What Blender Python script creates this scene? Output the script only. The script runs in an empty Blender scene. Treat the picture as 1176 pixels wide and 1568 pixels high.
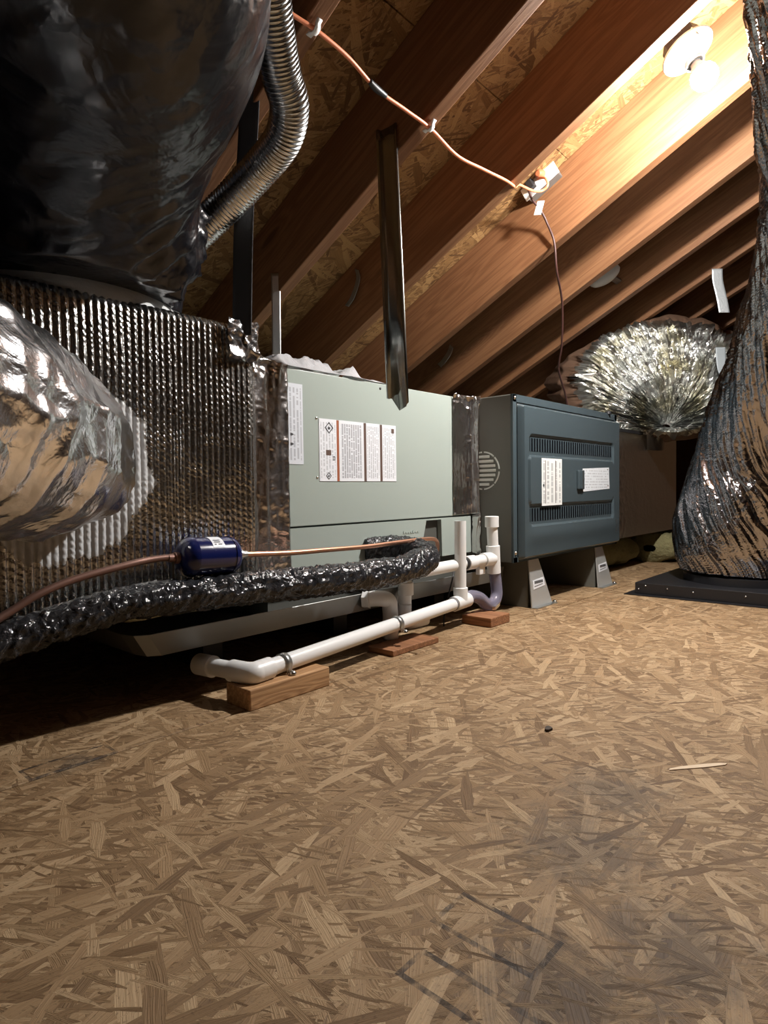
import bpy, math, random
import numpy as np
from mathutils import Vector, Matrix, Euler

S = bpy.context.scene
COL = S.collection
random.seed(7)
R = math.radians

# ------------------------------------------------------------------ camera
cam_d = bpy.data.cameras.new('camera')
cam = bpy.data.objects.new('camera', cam_d)
COL.objects.link(cam)
cam_d.sensor_fit = 'VERTICAL'
cam_d.sensor_height = 36.0
cam_d.lens = 36.0 * 950.0 / 1568.0
cam_d.clip_start = 0.02
# rows: world axes (X along the equipment, Y towards it, Z up) in camera axes (right, down, forward)
cr = Vector((0.6671, -0.7448, -0.0140))
cd = Vector((-0.0360, -0.0139, -0.9992))
cf = Vector((0.7441, 0.6671, -0.0358))
cf.normalize()
cr = (cr - cf * cr.dot(cf)).normalized()
cu = cr.cross(cf).normalized()
M = Matrix((cr, cu, -cf)).transposed()
cam.matrix_world = Matrix.Translation((0, 0, 0.395)) @ M.to_4x4()
S.camera = cam

# ------------------------------------------------------------------ world, exposure
w = bpy.data.worlds.new('world')
S.world = w
w.use_nodes = True
w.node_tree.nodes['Background'].inputs[0].default_value = (0.05, 0.055, 0.07, 1)
w.node_tree.nodes['Background'].inputs[1].default_value = 0.2
S.view_settings.view_transform = 'Standard'
S.view_settings.look = 'None'
S.view_settings.gamma = 1.0
S.view_settings.use_curve_mapping = False
S.view_settings.exposure = 0.0
BULB_STRENGTH = 3450.0          # the only lamp that is lit: the bare bulb under the roof
BULB_COLOR = (1.0, 0.965, 0.925)

# ------------------------------------------------------------------ numpy noise
def _hash(i, j, k, seed):
    h = (i * 374761393 + j * 668265263 + k * 2147483647 + seed * 974634777) & 0xFFFFFFFF
    h = ((h ^ (h >> 13)) * 1274126177) & 0xFFFFFFFF
    h = h ^ (h >> 16)
    return (h & 0xFFFFFF) / float(0xFFFFFF)

def vnoise(x, y, z=0.0, seed=0):
    x, y, z = np.broadcast_arrays(np.asarray(x, float), np.asarray(y, float), np.asarray(z, float))
    xi, yi, zi = (np.floor(a).astype(np.int64) for a in (x, y, z))
    fx, fy, fz = x - xi, y - yi, z - zi
    fx, fy, fz = (t * t * (3 - 2 * t) for t in (fx, fy, fz))
    def L(a, b, t): return a + (b - a) * t
    c = {}
    for a in (0, 1):
        for b in (0, 1):
            for d in (0, 1):
                c[a, b, d] = _hash(xi + a, yi + b, zi + d, seed)
    x00 = L(c[0,0,0], c[1,0,0], fx); x10 = L(c[0,1,0], c[1,1,0], fx)
    x01 = L(c[0,0,1], c[1,0,1], fx); x11 = L(c[0,1,1], c[1,1,1], fx)
    return L(L(x00, x10, fy), L(x01, x11, fy), fz)

def fbm(x, y, z=0.0, seed=0, oct=3):
    s = 0; a = 0.5; t = 0
    for o in range(oct):
        s = s + a * vnoise(np.asarray(x) * 2**o, np.asarray(y) * 2**o, np.asarray(z) * 2**o, seed + o * 17); t += a; a *= 0.5
    return s / t

def ridged(x, y, z=0.0, seed=0, oct=2):
    s = 0; a = 1.0; t = 0
    for o in range(oct):
        n = vnoise(np.asarray(x) * 2**o, np.asarray(y) * 2**o, np.asarray(z) * 2**o, seed + 31 * o)
        s = s + a * (1 - np.abs(2 * n - 1)); t += a; a *= 0.5
    return s / t

# ------------------------------------------------------------------ geometry builder
WL = {}
def wloc(o):
    return WL.get(o.name, Vector((0, 0, 0))) if o else Vector((0, 0, 0))

class G:
    def __init__(s): s.v = []; s.f = []
    def add(s, vs, fs):
        n = len(s.v); s.v += [tuple(map(float, p)) for p in vs]; s.f += [tuple(i + n for i in f) for f in fs]; return s
    def box(s, x0, x1, y0, y1, z0, z1):
        return s.add([(x0,y0,z0),(x1,y0,z0),(x1,y1,z0),(x0,y1,z0),(x0,y0,z1),(x1,y0,z1),(x1,y1,z1),(x0,y1,z1)],
                     [(0,3,2,1),(4,5,6,7),(0,1,5,4),(1,2,6,5),(2,3,7,6),(3,0,4,7)])
    def obox(s, c, ax, ay, az):
        c, ax, ay, az = map(Vector, (c, ax, ay, az))
        vs = [c + ax*i + ay*j + az*k for i, j, k in ((-1,-1,-1),(1,-1,-1),(1,1,-1),(-1,1,-1),(-1,-1,1),(1,-1,1),(1,1,1),(-1,1,1))]
        return s.add(vs, [(0,3,2,1),(4,5,6,7),(0,1,5,4),(1,2,6,5),(2,3,7,6),(3,0,4,7)])
    def prism(s, poly, mapper, a, b):
        n = len(poly)
        vs = [mapper(p, a) for p in poly] + [mapper(p, b) for p in poly]
        fs = [tuple(range(n))[::-1], tuple(range(n, 2*n))] + [(i, (i+1) % n, n + (i+1) % n, n + i) for i in range(n)]
        return s.add(vs, fs)
    def lathe(s, p, axis, prof, n=24):
        """prof: list of (distance along the axis, radius)"""
        p = Vector(p); ax = Vector(axis).normalized()
        u = ax.orthogonal().normalized(); v = ax.cross(u)
        vs = []
        for d, r in prof:
            for i in range(n):
                t = 2*math.pi*i/n
                vs.append(p + ax*d + (u*math.cos(t) + v*math.sin(t))*max(r, 1e-5))
        fs = []
        for k in range(len(prof)-1):
            for i in range(n):
                j = (i+1) % n
                fs.append((k*n+i, k*n+j, (k+1)*n+j, (k+1)*n+i))
        fs.append(tuple(range(n))[::-1]); fs.append(tuple((len(prof)-1)*n + i for i in range(n)))
        return s.add(vs, fs)
    def cyl(s, a, b, r, r1=None, n=20):
        a = Vector(a); b = Vector(b)
        return s.lathe(a, b-a, [(0, r), ((b-a).length, r if r1 is None else r1)], n)
    def pipe(s, a, b, r, ri, n=24):
        a = Vector(a); b = Vector(b); L = (b-a).length
        return s.lathe(a, b-a, [(0, r), (L, r), (L, ri), (L*0.3, ri)], n)
    def tube(s, pts, rad, nt=12, ns=6, disp=None, closed_caps=True):
        V, F = tube_arrays(pts, rad, nt, ns, disp, closed_caps)
        return s.add(V, F)
    def build(s, name, mat, parent=None, smooth=None, bevel=0.0, seg=2):
        return mesh_obj(name, s.v, s.f, mat, parent, smooth, bevel, seg)

def catmull(pts, ns):
    P = [np.array(p, float) for p in pts]
    P = [2*P[0]-P[1]] + P + [2*P[-1]-P[-2]]
    out = []
    for i in range(1, len(P)-2):
        for k in range(ns):
            t = k/ns
            out.append(0.5*((2*P[i]) + (-P[i-1]+P[i+1])*t + (2*P[i-1]-5*P[i]+4*P[i+1]-P[i+2])*t*t + (-P[i-1]+3*P[i]-3*P[i+1]+P[i+2])*t**3))
    out.append(P[-2])
    return np.array(out)

def tube_arrays(pts, rad, nt, ns, disp=None, caps=True, up0=None):
    C = catmull(pts, ns); m = len(C)
    if np.isscalar(rad): rr = np.full(m, float(rad))
    else: rr = catmull([(r, 0, 0) for r in rad], ns)[:, 0]
    T = np.gradient(C, axis=0); T /= np.linalg.norm(T, axis=1)[:, None]
    u = np.cross(T[0], (0, 0, 1.0) if abs(T[0][2]) < 0.9 else (1.0, 0, 0)) if up0 is None else np.array(up0, float)
    u -= T[0]*np.dot(u, T[0]); u /= np.linalg.norm(u)
    U = []
    for i in range(m):
        u = u - T[i]*np.dot(u, T[i]); u /= np.linalg.norm(u); U.append(u.copy())
    U = np.array(U); W = np.cross(T, U)
    th = np.linspace(0, 2*np.pi, nt, endpoint=False)
    sl = np.concatenate([[0], np.cumsum(np.linalg.norm(np.diff(C, axis=0), axis=1))])
    TH, SL = np.meshgrid(th, sl)
    Rr = np.repeat(rr[:, None], nt, 1)
    if disp is not None: Rr = Rr + disp(TH, SL, Rr)
    V = C[:, None, :] + Rr[..., None]*(U[:, None, :]*np.cos(TH)[..., None] + W[:, None, :]*np.sin(TH)[..., None])
    V = V.reshape(-1, 3)
    F = []
    for k in range(m-1):
        for i in range(nt):
            j = (i+1) % nt
            F.append((k*nt+i, k*nt+j, (k+1)*nt+j, (k+1)*nt+i))
    if caps:
        F.append(tuple(range(nt))[::-1]); F.append(tuple((m-1)*nt+i for i in range(nt)))
    return V, F

def mesh_obj(name, V, F, mat, parent=None, smooth=None, bevel=0.0, seg=2):
    o0 = wloc(parent)
    me = bpy.data.meshes.new(name)
    A = np.asarray(V, float) - np.array(o0)
    me.from_pydata(A.tolist(), [], [list(f) for f in F])
    me.validate()
    if smooth is not None:
        me.shade_smooth()
        if smooth < 180: me.set_sharp_from_angle(angle=R(smooth))
    if mat: me.materials.append(mat)
    o = bpy.data.objects.new(name, me)
    COL.objects.link(o)
    if parent: o.parent = parent; WL[o.name] = o0
    if bevel:
        m = o.modifiers.new('bevel', 'BEVEL'); m.width = bevel; m.segments = seg; m.limit_method = 'ANGLE'; m.angle_limit = R(40)
    return o

def grid_mesh(P):
    """P: (m, n, 3) array of points -> verts, faces"""
    m, n, _ = P.shape
    idx = np.arange(m*n).reshape(m, n)
    F = np.stack([idx[:-1, :-1], idx[:-1, 1:], idx[1:, 1:], idx[1:, :-1]], -1).reshape(-1, 4)
    return P.reshape(-1, 3), F.tolist()

def thing(name, label, cat, loc=(0, 0, 0), group=None):
    o = bpy.data.objects.new(name, None); COL.objects.link(o)
    o.location = loc; o.empty_display_size = 0.05
    WL[o.name] = Vector(loc)
    o['label'] = label; o['category'] = cat
    if group: o['group'] = group
    return o

def tag(o, label, cat, group=None):
    o['label'] = label; o['category'] = cat
    if group: o['group'] = group
    return o

def dup(root, loc, label, group=None):
    r = root.copy(); COL.objects.link(r); r.location = loc; r['label'] = label
    if group: r['group'] = group
    for ch in list(root.children):
        c = ch.copy(); COL.objects.link(c); c.parent = r
        for g in list(ch.children):
            d = g.copy(); COL.objects.link(d); d.parent = c
    return r

# ------------------------------------------------------------------ materials
class N:
    def __init__(s, name):
        s.m = bpy.data.materials.new(name); s.m.use_nodes = True
        s.t = s.m.node_tree; s.b = s.t.nodes['Principled BSDF']
    def n(s, typ, **kw):
        x = s.t.nodes.new(typ)
        for k, v in kw.items(): setattr(x, k, v)
        return x
    def l(s, a, b): s.t.links.new(a, b)
    def val(s, sock, v):
        if hasattr(v, 'is_linked'): s.l(v, sock)
        else: sock.default_value = v
    def math(s, op, a, b=0.0, c=0.0, clamp=False):
        x = s.n('ShaderNodeMath', operation=op, use_clamp=clamp)
        for i, q in enumerate((a, b, c)):
            s.val(x.inputs[i], q)
        return x.outputs[0]
    def mapping(s, vec, loc=(0,0,0), rot=(0,0,0), scale=(1,1,1)):
        x = s.n('ShaderNodeMapping'); s.l(vec, x.inputs[0])
        x.inputs[1].default_value = loc; x.inputs[2].default_value = rot; x.inputs[3].default_value = scale
        return x.outputs[0]
    def noise(s, vec, scale, detail=3.0, rough=0.55, dist=0.0):
        x = s.n('ShaderNodeTexNoise'); s.l(vec, x.inputs['Vector'])
        x.inputs['Scale'].default_value = scale; x.inputs['Detail'].default_value = detail
        x.inputs['Roughness'].default_value = rough; x.inputs['Distortion'].default_value = dist
        return x.outputs
    def ramp(s, fac, stops, interp='LINEAR'):
        x = s.n('ShaderNodeValToRGB'); s.l(fac, x.inputs[0]); r = x.color_ramp; r.interpolation = interp
        while len(r.elements) > 1: r.elements.remove(r.elements[-1])
        r.elements[0].position = stops[0][0]; r.elements[0].color = tuple(stops[0][1]) + (1,)
        for p, c in stops[1:]:
            e = r.elements.new(p); e.color = tuple(c) + (1,)
        return x.outputs[0]
    def mix(s, fac, a, b, typ='RGBA', blend='MIX'):
        x = s.n('ShaderNodeMix', data_type=typ)
        if typ == 'RGBA': x.blend_type = blend
        k = {'FLOAT': 0, 'VECTOR': 1, 'RGBA': 2}[typ]
        ins = [i for i in x.inputs if i.enabled]
        s.val(ins[0], fac); s.val(ins[1], a); s.val(ins[2], b)
        return [o for o in x.outputs if o.enabled][0]
    def bump(s, h, dist=0.001, strength=1.0):
        x = s.n('ShaderNodeBump'); s.l(h, x.inputs['Height']); x.inputs['Distance'].default_value = dist; x.inputs['Strength'].default_value = strength
        s.l(x.outputs[0], s.b.inputs['Normal']); return x.outputs[0]
    def set(s, **kw):
        for k, v in kw.items():
            s.val(s.b.inputs[{'base': 'Base Color', 'rough': 'Roughness', 'metal': 'Metallic', 'spec': 'Specular IOR Level', 'coat': 'Coat Weight',
                              'coatr': 'Coat Roughness', 'alpha': 'Alpha', 'trans': 'Transmission Weight', 'ior': 'IOR', 'sub': 'Subsurface Weight'}[k]], v)
        return s

def simple(name, col, rough=0.5, metal=0.0, spec=0.5, bump=None, coat=0.0):
    a = N(name); a.set(base=tuple(col)+(1,), rough=rough, metal=metal, spec=spec, coat=coat)
    if bump:
        co = a.n('ShaderNodeTexCoord').outputs['Object']
        a.bump(a.noise(co, bump[0], 3.0)[0], bump[1])
    return a.m

def osb(name, roof=False, dark=(0.13,0.075,0.035), mid=(0.36,0.235,0.125), light=(0.60,0.46,0.29), dirt=False, size=1.0):
    a = N(name)
    geo = a.n('ShaderNodeNewGeometry').outputs['Position']
    vec = a.mapping(geo, rot=(R(26.565), 0, 0)) if roof else geo
    warp = a.noise(vec, 9.0, 2.0)[1]
    off = a.n('ShaderNodeVectorMath', operation='MULTIPLY_ADD')
    a.l(warp, off.inputs[0]); off.inputs[1].default_value = (0.014, 0.014, 0); a.l(vec, off.inputs[2])
    wv = off.outputs[0]
    top = None
    angs = [0, 32, -38, 68, 15, -66, 96, -16, 50]
    for i, an in enumerate(angs):
        L, W = [(0.11, 0.022), (0.08, 0.013), (0.14, 0.026), (0.055, 0.0065), (0.075, 0.018)][i % 5]
        L *= size*0.72; W *= size*0.55
        v = a.mapping(a.mapping(wv, rot=(0, 0, R(an))), loc=(3.1*i, 1.7*i, 0), scale=(1/L, 1/W, 0))
        vo = a.n('ShaderNodeTexVoronoi', voronoi_dimensions='2D', feature='F1', distance='CHEBYCHEV'); a.l(v, vo.inputs['Vector']); vo.inputs['Scale'].default_value = 1.0
        sp = a.n('ShaderNodeSeparateColor'); a.l(vo.outputs['Color'], sp.inputs[0])
        h, t = sp.outputs[0], sp.outputs[1]
        if top is None: top = (h, t, v)
        else:
            c = a.math('GREATER_THAN', h, top[0])
            top = (a.math('MAXIMUM', h, top[0]), a.mix(c, top[1], t, 'FLOAT'), a.mix(c, top[2], v, 'VECTOR'))
    h, t, v = top
    grain = a.noise(a.mapping(v, scale=(1.3, 7.0, 0)), 1.0, 4.0, 0.6)[0]
    tone = a.math('ADD', a.math('MULTIPLY', t, 0.60), a.math('MULTIPLY', a.math('SUBTRACT', grain, 0.35), 0.45))
    big = a.noise(vec, 2.2, 3.0)[0]
    tone = a.math('ADD', tone, a.math('MULTIPLY', a.math('SUBTRACT', big, 0.5), 0.25))
    col = a.ramp(tone, [(0.0, dark), (0.22, tuple(0.55*m+0.45*d for m, d in zip(mid, dark))), (0.42, mid), (0.62, tuple(0.6*m+0.4*l for m, l in zip(mid, light))), (0.88, light)])
    fine = a.noise(vec, 260.0, 2.0)[0]
    col = a.mix(a.math('MULTIPLY', a.math('LESS_THAN', fine, 0.36), 0.35), col, (0.07, 0.04, 0.02, 1))
    if dirt:
        sx = a.n('ShaderNodeSeparateXYZ'); a.l(geo, sx.inputs[0])
        X, Y = sx.outputs[0], sx.outputs[1]
        nz = a.noise(geo, 30.0, 6.0, 0.8)[0]
        def blob(x, y, r):
            dx = a.math('SUBTRACT', X, x); dy = a.math('SUBTRACT', Y, y)
            d = a.math('SQRT', a.math('ADD', a.math('MULTIPLY', dx, dx), a.math('MULTIPLY', dy, dy)))
            return a.math('MULTIPLY', a.math('SUBTRACT', 1.0, a.math('DIVIDE', d, r)), 1.0, clamp=True)
        m = None
        for x, y, r in ((0.64, 0.29, 0.17), (0.78, 0.31, 0.15), (0.44, 0.22, 0.16), (0.36, 0.945, 0.08), (0.55, 0.16, 0.14)):
            b = blob(x, y, r); m = b if m is None else a.math('MAXIMUM', m, b)
        m = a.math('MULTIPLY', a.math('SUBTRACT', a.math('ADD', a.math('MULTIPLY', m, 0.6), nz), 0.74), 4.0, clamp=True)
        col = a.mix(a.math('MULTIPLY', m, 0.5), col, (0.055, 0.046, 0.040, 1))
        # scuffed carpenter's layout lines (two stamped boxes) and a few pencil strokes
        ln = None
        for cx_, cy_, ha, hb, rot in ((0.464, 0.290, 0.0245, 0.050, 0), (0.388, 0.262, 0.016, 0.062, 0), (0.36, 0.955, 0.06, 0.020, 0)):
            px = a.math('SUBTRACT', X, cx_); py = a.math('SUBTRACT', Y, cy_)
            c_, s_ = math.cos(R(rot)), math.sin(R(rot))
            u = a.math('ADD', a.math('MULTIPLY', px, c_), a.math('MULTIPLY', py, s_))
            q = a.math('SUBTRACT', a.math('MULTIPLY', py, c_), a.math('MULTIPLY', px, s_))
            d = a.math('MAXIMUM', a.math('SUBTRACT', a.math('ABSOLUTE', u), ha), a.math('SUBTRACT', a.math('ABSOLUTE', q), hb))
            k = a.math('LESS_THAN', a.math('ABSOLUTE', d), 0.0027)
            ln = k if ln is None else a.math('MAXIMUM', ln, k)
        ln = a.math('MULTIPLY', ln, a.math('MULTIPLY', a.math('SUBTRACT', a.noise(geo, 60.0, 3.0)[0], 0.30), 3.5, clamp=True))
        col = a.mix(a.math('MULTIPLY', ln, 0.85), col, (0.04, 0.03, 0.025, 1))
    a.set(base=col, rough=a.math('ADD', 0.5, a.math('MULTIPLY', grain, 0.25)), spec=0.3)
    a.bump(a.math('ADD', a.math('MULTIPLY', h, 1.0), a.math('MULTIPLY', grain, 0.3)), 0.004, 1.0)
    return a.m

def wood(name, base=(0.50,0.24,0.095), dark=(0.26,0.105,0.038), rot=(0,0,0), scale=1.0, knots=True, rough=0.6):
    a = N(name)
    tc = a.n('ShaderNodeTexCoord').outputs['Object']
    oi = a.n('ShaderNodeObjectInfo').outputs['Random']
    cmb = a.n('ShaderNodeCombineXYZ'); a.l(a.math('MULTIPLY', oi, 37.0), cmb.inputs[0]); a.l(a.math('MULTIPLY', oi, 11.0), cmb.inputs[1]); a.l(a.math('MULTIPLY', oi, 5.0), cmb.inputs[2])
    v = a.mapping(tc, rot=rot)
    ad = a.n('ShaderNodeVectorMath', operation='ADD'); a.l(v, ad.inputs[0]); a.l(cmb.outputs[0], ad.inputs[1])
    v = ad.outputs[0]
    # y runs along the board
    kn = a.n('ShaderNodeTexVoronoi', feature='F1'); a.l(a.mapping(v, scale=(2.0, 2.1*scale, 9.0*scale)), kn.inputs['Vector']); kn.inputs['Scale'].default_value = 1.0
    kd = kn.outputs['Distance']
    pull = a.math('MULTIPLY', a.math('POWER', a.math('SUBTRACT', 1.0, a.math('MULTIPLY', kd, 2.2), clamp=True), 2.0), 1.3)
    g1 = a.noise(a.mapping(v, scale=(30*scale, 1.3*scale, 30*scale)), 1.0, 3.0, 0.6)[0]
    rings = a.math('FRACT', a.math('ADD', a.math('MULTIPLY', g1, 5.0), a.math('MULTIPLY', pull, 3.0)))
    rings = a.math('ABSOLUTE', a.math('SUBTRACT', rings, 0.5))
    g2 = a.noise(a.mapping(v, scale=(220*scale, 6*scale, 220*scale)), 1.0, 3.0, 0.65)[0]
    t = a.math('ADD', a.math('MULTIPLY', rings, 0.9), a.math('MULTIPLY', g2, 0.55))
    col = a.ramp(t, [(0.15, dark), (0.42, tuple(0.5*x+0.5*y for x, y in zip(base, dark))), (0.62, base), (0.95, tuple(min(1, 1.25*x) for x in base))])
    if knots:
        km = a.math('MULTIPLY', a.math('SUBTRACT', 0.15, kd), 12.0, clamp=True)
        pick = a.n('ShaderNodeSeparateColor'); a.l(kn.outputs['Color'], pick.inputs[0])
        km = a.math('MULTIPLY', km, a.math('GREATER_THAN', pick.outputs[0], 0.45))
        col = a.mix(a.math('MULTIPLY', km, 0.75), col, tuple(0.42*x for x in dark)+(1,))
    blot = a.noise(a.mapping(v, scale=(2, 1.2, 4)), 1.0, 3.0)[0]
    col = a.mix(a.math('MULTIPLY', a.math('SUBTRACT', blot, 0.45), 1.2, clamp=True), col, tuple(0.6*x for x in base)+(1,))
    a.set(base=col, rough=rough, spec=0.3)
    a.bump(t, 0.0007, 0.6)
    return a.m

def foil(name, col=(0.80,0.81,0.82), rough=0.22, crinkle=(45.0, 0.0035), fine=(220.0, 0.0006), metal=1.0, aniso=(1,1,1), dark=None):
    a = N(name)
    co = a.mapping(a.n('ShaderNodeTexCoord').outputs['Object'], scale=aniso)
    vo = a.n('ShaderNodeTexVoronoi', feature='DISTANCE_TO_EDGE'); 
    wv = a.n('ShaderNodeVectorMath', operation='MULTIPLY_ADD'); a.l(a.noise(co, 18.0, 3.0)[1], wv.inputs[0]); wv.inputs[1].default_value = (0.06, 0.06, 0.06); a.l(co, wv.inputs[2])
    a.l(wv.outputs[0], vo.inputs['Vector']); vo.inputs['Scale'].default_value = crinkle[0]
    n1 = a.noise(co, crinkle[0]*0.6, 4.0, 0.6, 0.8)[0]
    n2 = a.noise(co, fine[0], 3.0, 0.6)[0]
    h = a.math('ADD', a.math('MULTIPLY', n1, 1.0), a.math('MULTIPLY', a.math('MINIMUM', vo.outputs[0], 0.25), 0.7))
    h = a.math('ADD', h, a.math('MULTIPLY', n2, fine[1]/crinkle[1]))
    c = tuple(col)+(1,)
    if dark:
        c = a.mix(a.math('MULTIPLY', a.math('SUBTRACT', a.noise(co, dark[1], 3.0)[0], 0.45), 3.0, clamp=True), tuple(col)+(1,), tuple(dark[0])+(1,))
    a.set(base=c, rough=rough, metal=metal)
    a.bump(h, crinkle[1], 1.0)
    return a.m

def text_mat(name, lines=8, along='z', paper=(0.78,0.80,0.84), ink=(0.10,0.10,0.12), words=26.0, thr=0.47, cover=0.6, gap=0.55):
    """rows of small print too far off to read; runs along z (turned a quarter turn, as the unit lies on its side) or x"""
    a = N(name)
    sp = a.n('ShaderNodeSeparateXYZ'); a.l(a.n('ShaderNodeTexCoord').outputs['Generated'], sp.inputs[0])
    u, v = (sp.outputs[0], sp.outputs[2]) if along == 'z' else (sp.outputs[2], sp.outputs[0])
    k = a.math('MULTIPLY', u, float(lines))
    row = a.math('LESS_THAN', a.math('ABSOLUTE', a.math('SUBTRACT', a.math('FRACT', k), 0.5)), gap*0.5)
    cmb = a.n('ShaderNodeCombineXYZ'); a.l(a.math('MULTIPLY', a.math('FLOOR', k), 7.31), cmb.inputs[0]); a.l(a.math('MULTIPLY', v, words), cmb.inputs[1])
    wd = a.math('GREATER_THAN', a.noise(cmb.outputs[0], 1.0, 2.0)[0], thr)
    mg = a.math('MULTIPLY', a.math('LESS_THAN', a.math('ABSOLUTE', a.math('SUBTRACT', u, 0.5)), 0.43), a.math('LESS_THAN', a.math('ABSOLUTE', a.math('SUBTRACT', v, 0.5)), 0.45))
    m = a.math('MULTIPLY', a.math('MULTIPLY', row, wd), a.math('MULTIPLY', mg, cover))
    a.set(base=a.mix(m, tuple(paper)+(1,), tuple(ink)+(1,)), rough=0.35, spec=0.4)
    return a.m

m_floor = osb('floor_osb', dirt=True, dark=(0.135,0.075,0.034), mid=(0.315,0.202,0.104), light=(0.58,0.42,0.25), size=1.05)
m_roofosb = osb('roof_osb', roof=True, dark=(0.10,0.045,0.016), mid=(0.30,0.165,0.064), light=(0.52,0.33,0.145), size=1.25)
m_rafter = wood('rafter_fir', rot=(R(26.565), 0, 0), base=(0.205,0.097,0.043), dark=(0.145,0.060,0.024))
m_block = wood('block_wood', base=(0.50,0.30,0.15), dark=(0.30,0.16,0.075), rot=(0, 0, R(90)), knots=False, scale=1.6)
m_block_red = wood('block_wood_reddish', base=(0.33,0.155,0.075), dark=(0.17,0.072,0.033), knots=False, scale=1.6)
m_plank = simple('rough_board', (0.25,0.13,0.06), 0.8, bump=(60, 0.001))
m_foilrib = None
m_silver = foil('silver_jacket', (0.82,0.83,0.85), 0.20, (20.0, 0.004), (150.0, 0.0004))
m_tape = foil('foil_tape', (0.66,0.63,0.62), 0.24, (30.0, 0.0016), (180.0, 0.0004))
m_corr = simple('bare_flex_aluminium', (0.72,0.74,0.74), 0.25, 1.0)
m_blackduct = foil('black_poly_jacket', (0.004,0.0045,0.007), 0.25, (9.0, 0.008), (120.0, 0.0002), metal=0.0)
m_metaljacket = foil('metallised_dark_jacket', (0.42,0.41,0.42), 0.16, (20.0, 0.006), (150.0, 0.0008))
m_bag = foil('crumpled_foil_jacket', (0.84,0.85,0.83), 0.30, (42.0, 0.004), (200.0, 0.0006), dark=((0.62,0.58,0.42), 9.0))
m_bagback = foil('brown_jacket', (0.17,0.10,0.065), 0.45, (10.0, 0.008), (120.0, 0.0006), metal=0.3)
m_wrap = foil('black_wrap', (0.020,0.021,0.024), 0.16, (50.0, 0.005), (180.0, 0.0006), metal=0.0)
m_coil = simple('grey_green_enamel', (0.36,0.41,0.375), 0.26, 0.0, 0.5, bump=(5, 0.002))
m_coildark = simple('coil_access_dark', (0.085,0.085,0.075), 0.5)
m_furn = simple('slate_enamel', (0.054,0.074,0.084), 0.24, 0.0, 0.5, bump=(6, 0.0015))
m_furnside = simple('olive_grey_enamel', (0.125,0.123,0.105), 0.42)
m_slot = simple('slot_dark', (0.004,0.005,0.007), 0.8, spec=0.05)
m_grillebar = simple('grille_bar', (0.62,0.64,0.60), 0.45)
m_galv = simple('galvanised_steel', (0.50,0.51,0.50), 0.33, 0.9, bump=(40, 0.0004))
m_standface = simple('stand_galvanised', (0.52,0.53,0.52), 0.4, 0.45, bump=(40, 0.0004))
m_galvdull = simple('galvanised_pan', (0.24,0.245,0.235), 0.42, 0.7, bump=(30, 0.0004))
m_strapdark = simple('dark_strap_steel', (0.42,0.44,0.42), 0.24, 1.0)
m_blackstrap = simple('black_webbing', (0.022,0.022,0.024), 0.7, bump=(300, 0.0004))
m_pvc = simple('white_pvc', (0.78,0.78,0.77), 0.35)
m_pvcring = simple('pvc_cement_ring', (0.22,0.22,0.24), 0.5)
m_copper = simple('copper', (0.72,0.38,0.25), 0.32, 0.9)
m_copperdull = simple('dull_copper', (0.20,0.11,0.085), 0.5, 0.6)
m_blue = simple('blue_enamel', (0.006,0.011,0.075), 0.18, coat=0.5)
m_white = simple('white_plastic', (0.80,0.80,0.78), 0.4)
m_offwhite = simple('off_white_film', (0.62,0.61,0.62), 0.25)
m_black = simple('black_plastic', (0.02,0.02,0.022), 0.45)
m_platform = simple('black_sheet_metal', (0.012,0.012,0.014), 0.38, bump=(25, 0.0006))
m_screw = simple('screw_zinc', (0.75,0.74,0.70), 0.25, 1.0)
m_cord = simple('orange_cord_jacket', (0.72,0.235,0.11), 0.42)
m_plug = simple('orange_plug', (0.46,0.14,0.06), 0.5)
m_cordbrown = simple('brown_cord_jacket', (0.045,0.016,0.013), 0.5)
m_porcelain = simple('white_porcelain', (0.42,0.49,0.52), 0.3)
m_dullplate = simple('grey_fixture_plate', (0.42,0.44,0.44), 0.3)
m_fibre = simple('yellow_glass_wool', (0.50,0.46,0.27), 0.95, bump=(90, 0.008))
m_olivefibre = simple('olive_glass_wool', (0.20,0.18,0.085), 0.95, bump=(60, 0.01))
m_mastic = simple('grey_duct_mastic', (0.55,0.56,0.56), 0.6, bump=(120, 0.0015))
m_greystrap = simple('grey_strap', (0.36,0.40,0.42), 0.45)
m_dullfoil = foil('dull_strap_foil', (0.72,0.76,0.78), 0.5, (60.0, 0.002), (200.0, 0.0003), metal=0.6)
m_duct_board = foil('duct_board_foil', (0.66,0.66,0.63), 0.30, (60.0, 0.0012), (200.0, 0.0004))
m_stripe = simple('label_brown_stripe', (0.33,0.105,0.05), 0.45)
m_stripe_dark = simple('label_dark_stripe', (0.12,0.075,0.06), 0.45)
m_ink = simple('label_ink', (0.045,0.045,0.05), 0.5)
m_paper = simple('label_paper', (0.80,0.82,0.86), 0.35)
m_chip = simple('dark_chip', (0.05,0.035,0.025), 0.8)
m_palechip = simple('pale_splinter', (0.62,0.48,0.33), 0.7)

def purple_mat():
    a = N('clear_primed_trap'); a.set(base=(0.40,0.38,0.50,1), rough=0.12, trans=0.6, ior=1.4, spec=0.5); return a.m
m_purple = purple_mat()
def film_mat():
    a = N('clear_plastic_film')
    co = a.n('ShaderNodeTexCoord').outputs['Object']
    a.set(base=(0.72,0.71,0.73,1), rough=0.2, trans=0.45, ior=1.2); a.bump(a.noise(co, 60.0, 4.0)[0], 0.003); return a.m
m_film = film_mat()

def bulb_mat():
    a = N('lit_bulb'); a.set(base=(1,1,1,1))
    a.b.inputs['Emission Color'].default_value = BULB_COLOR + (1,)
    a.b.inputs['Emission Strength'].default_value = BULB_STRENGTH
    return a.m
m_bulb = bulb_mat()

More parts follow.
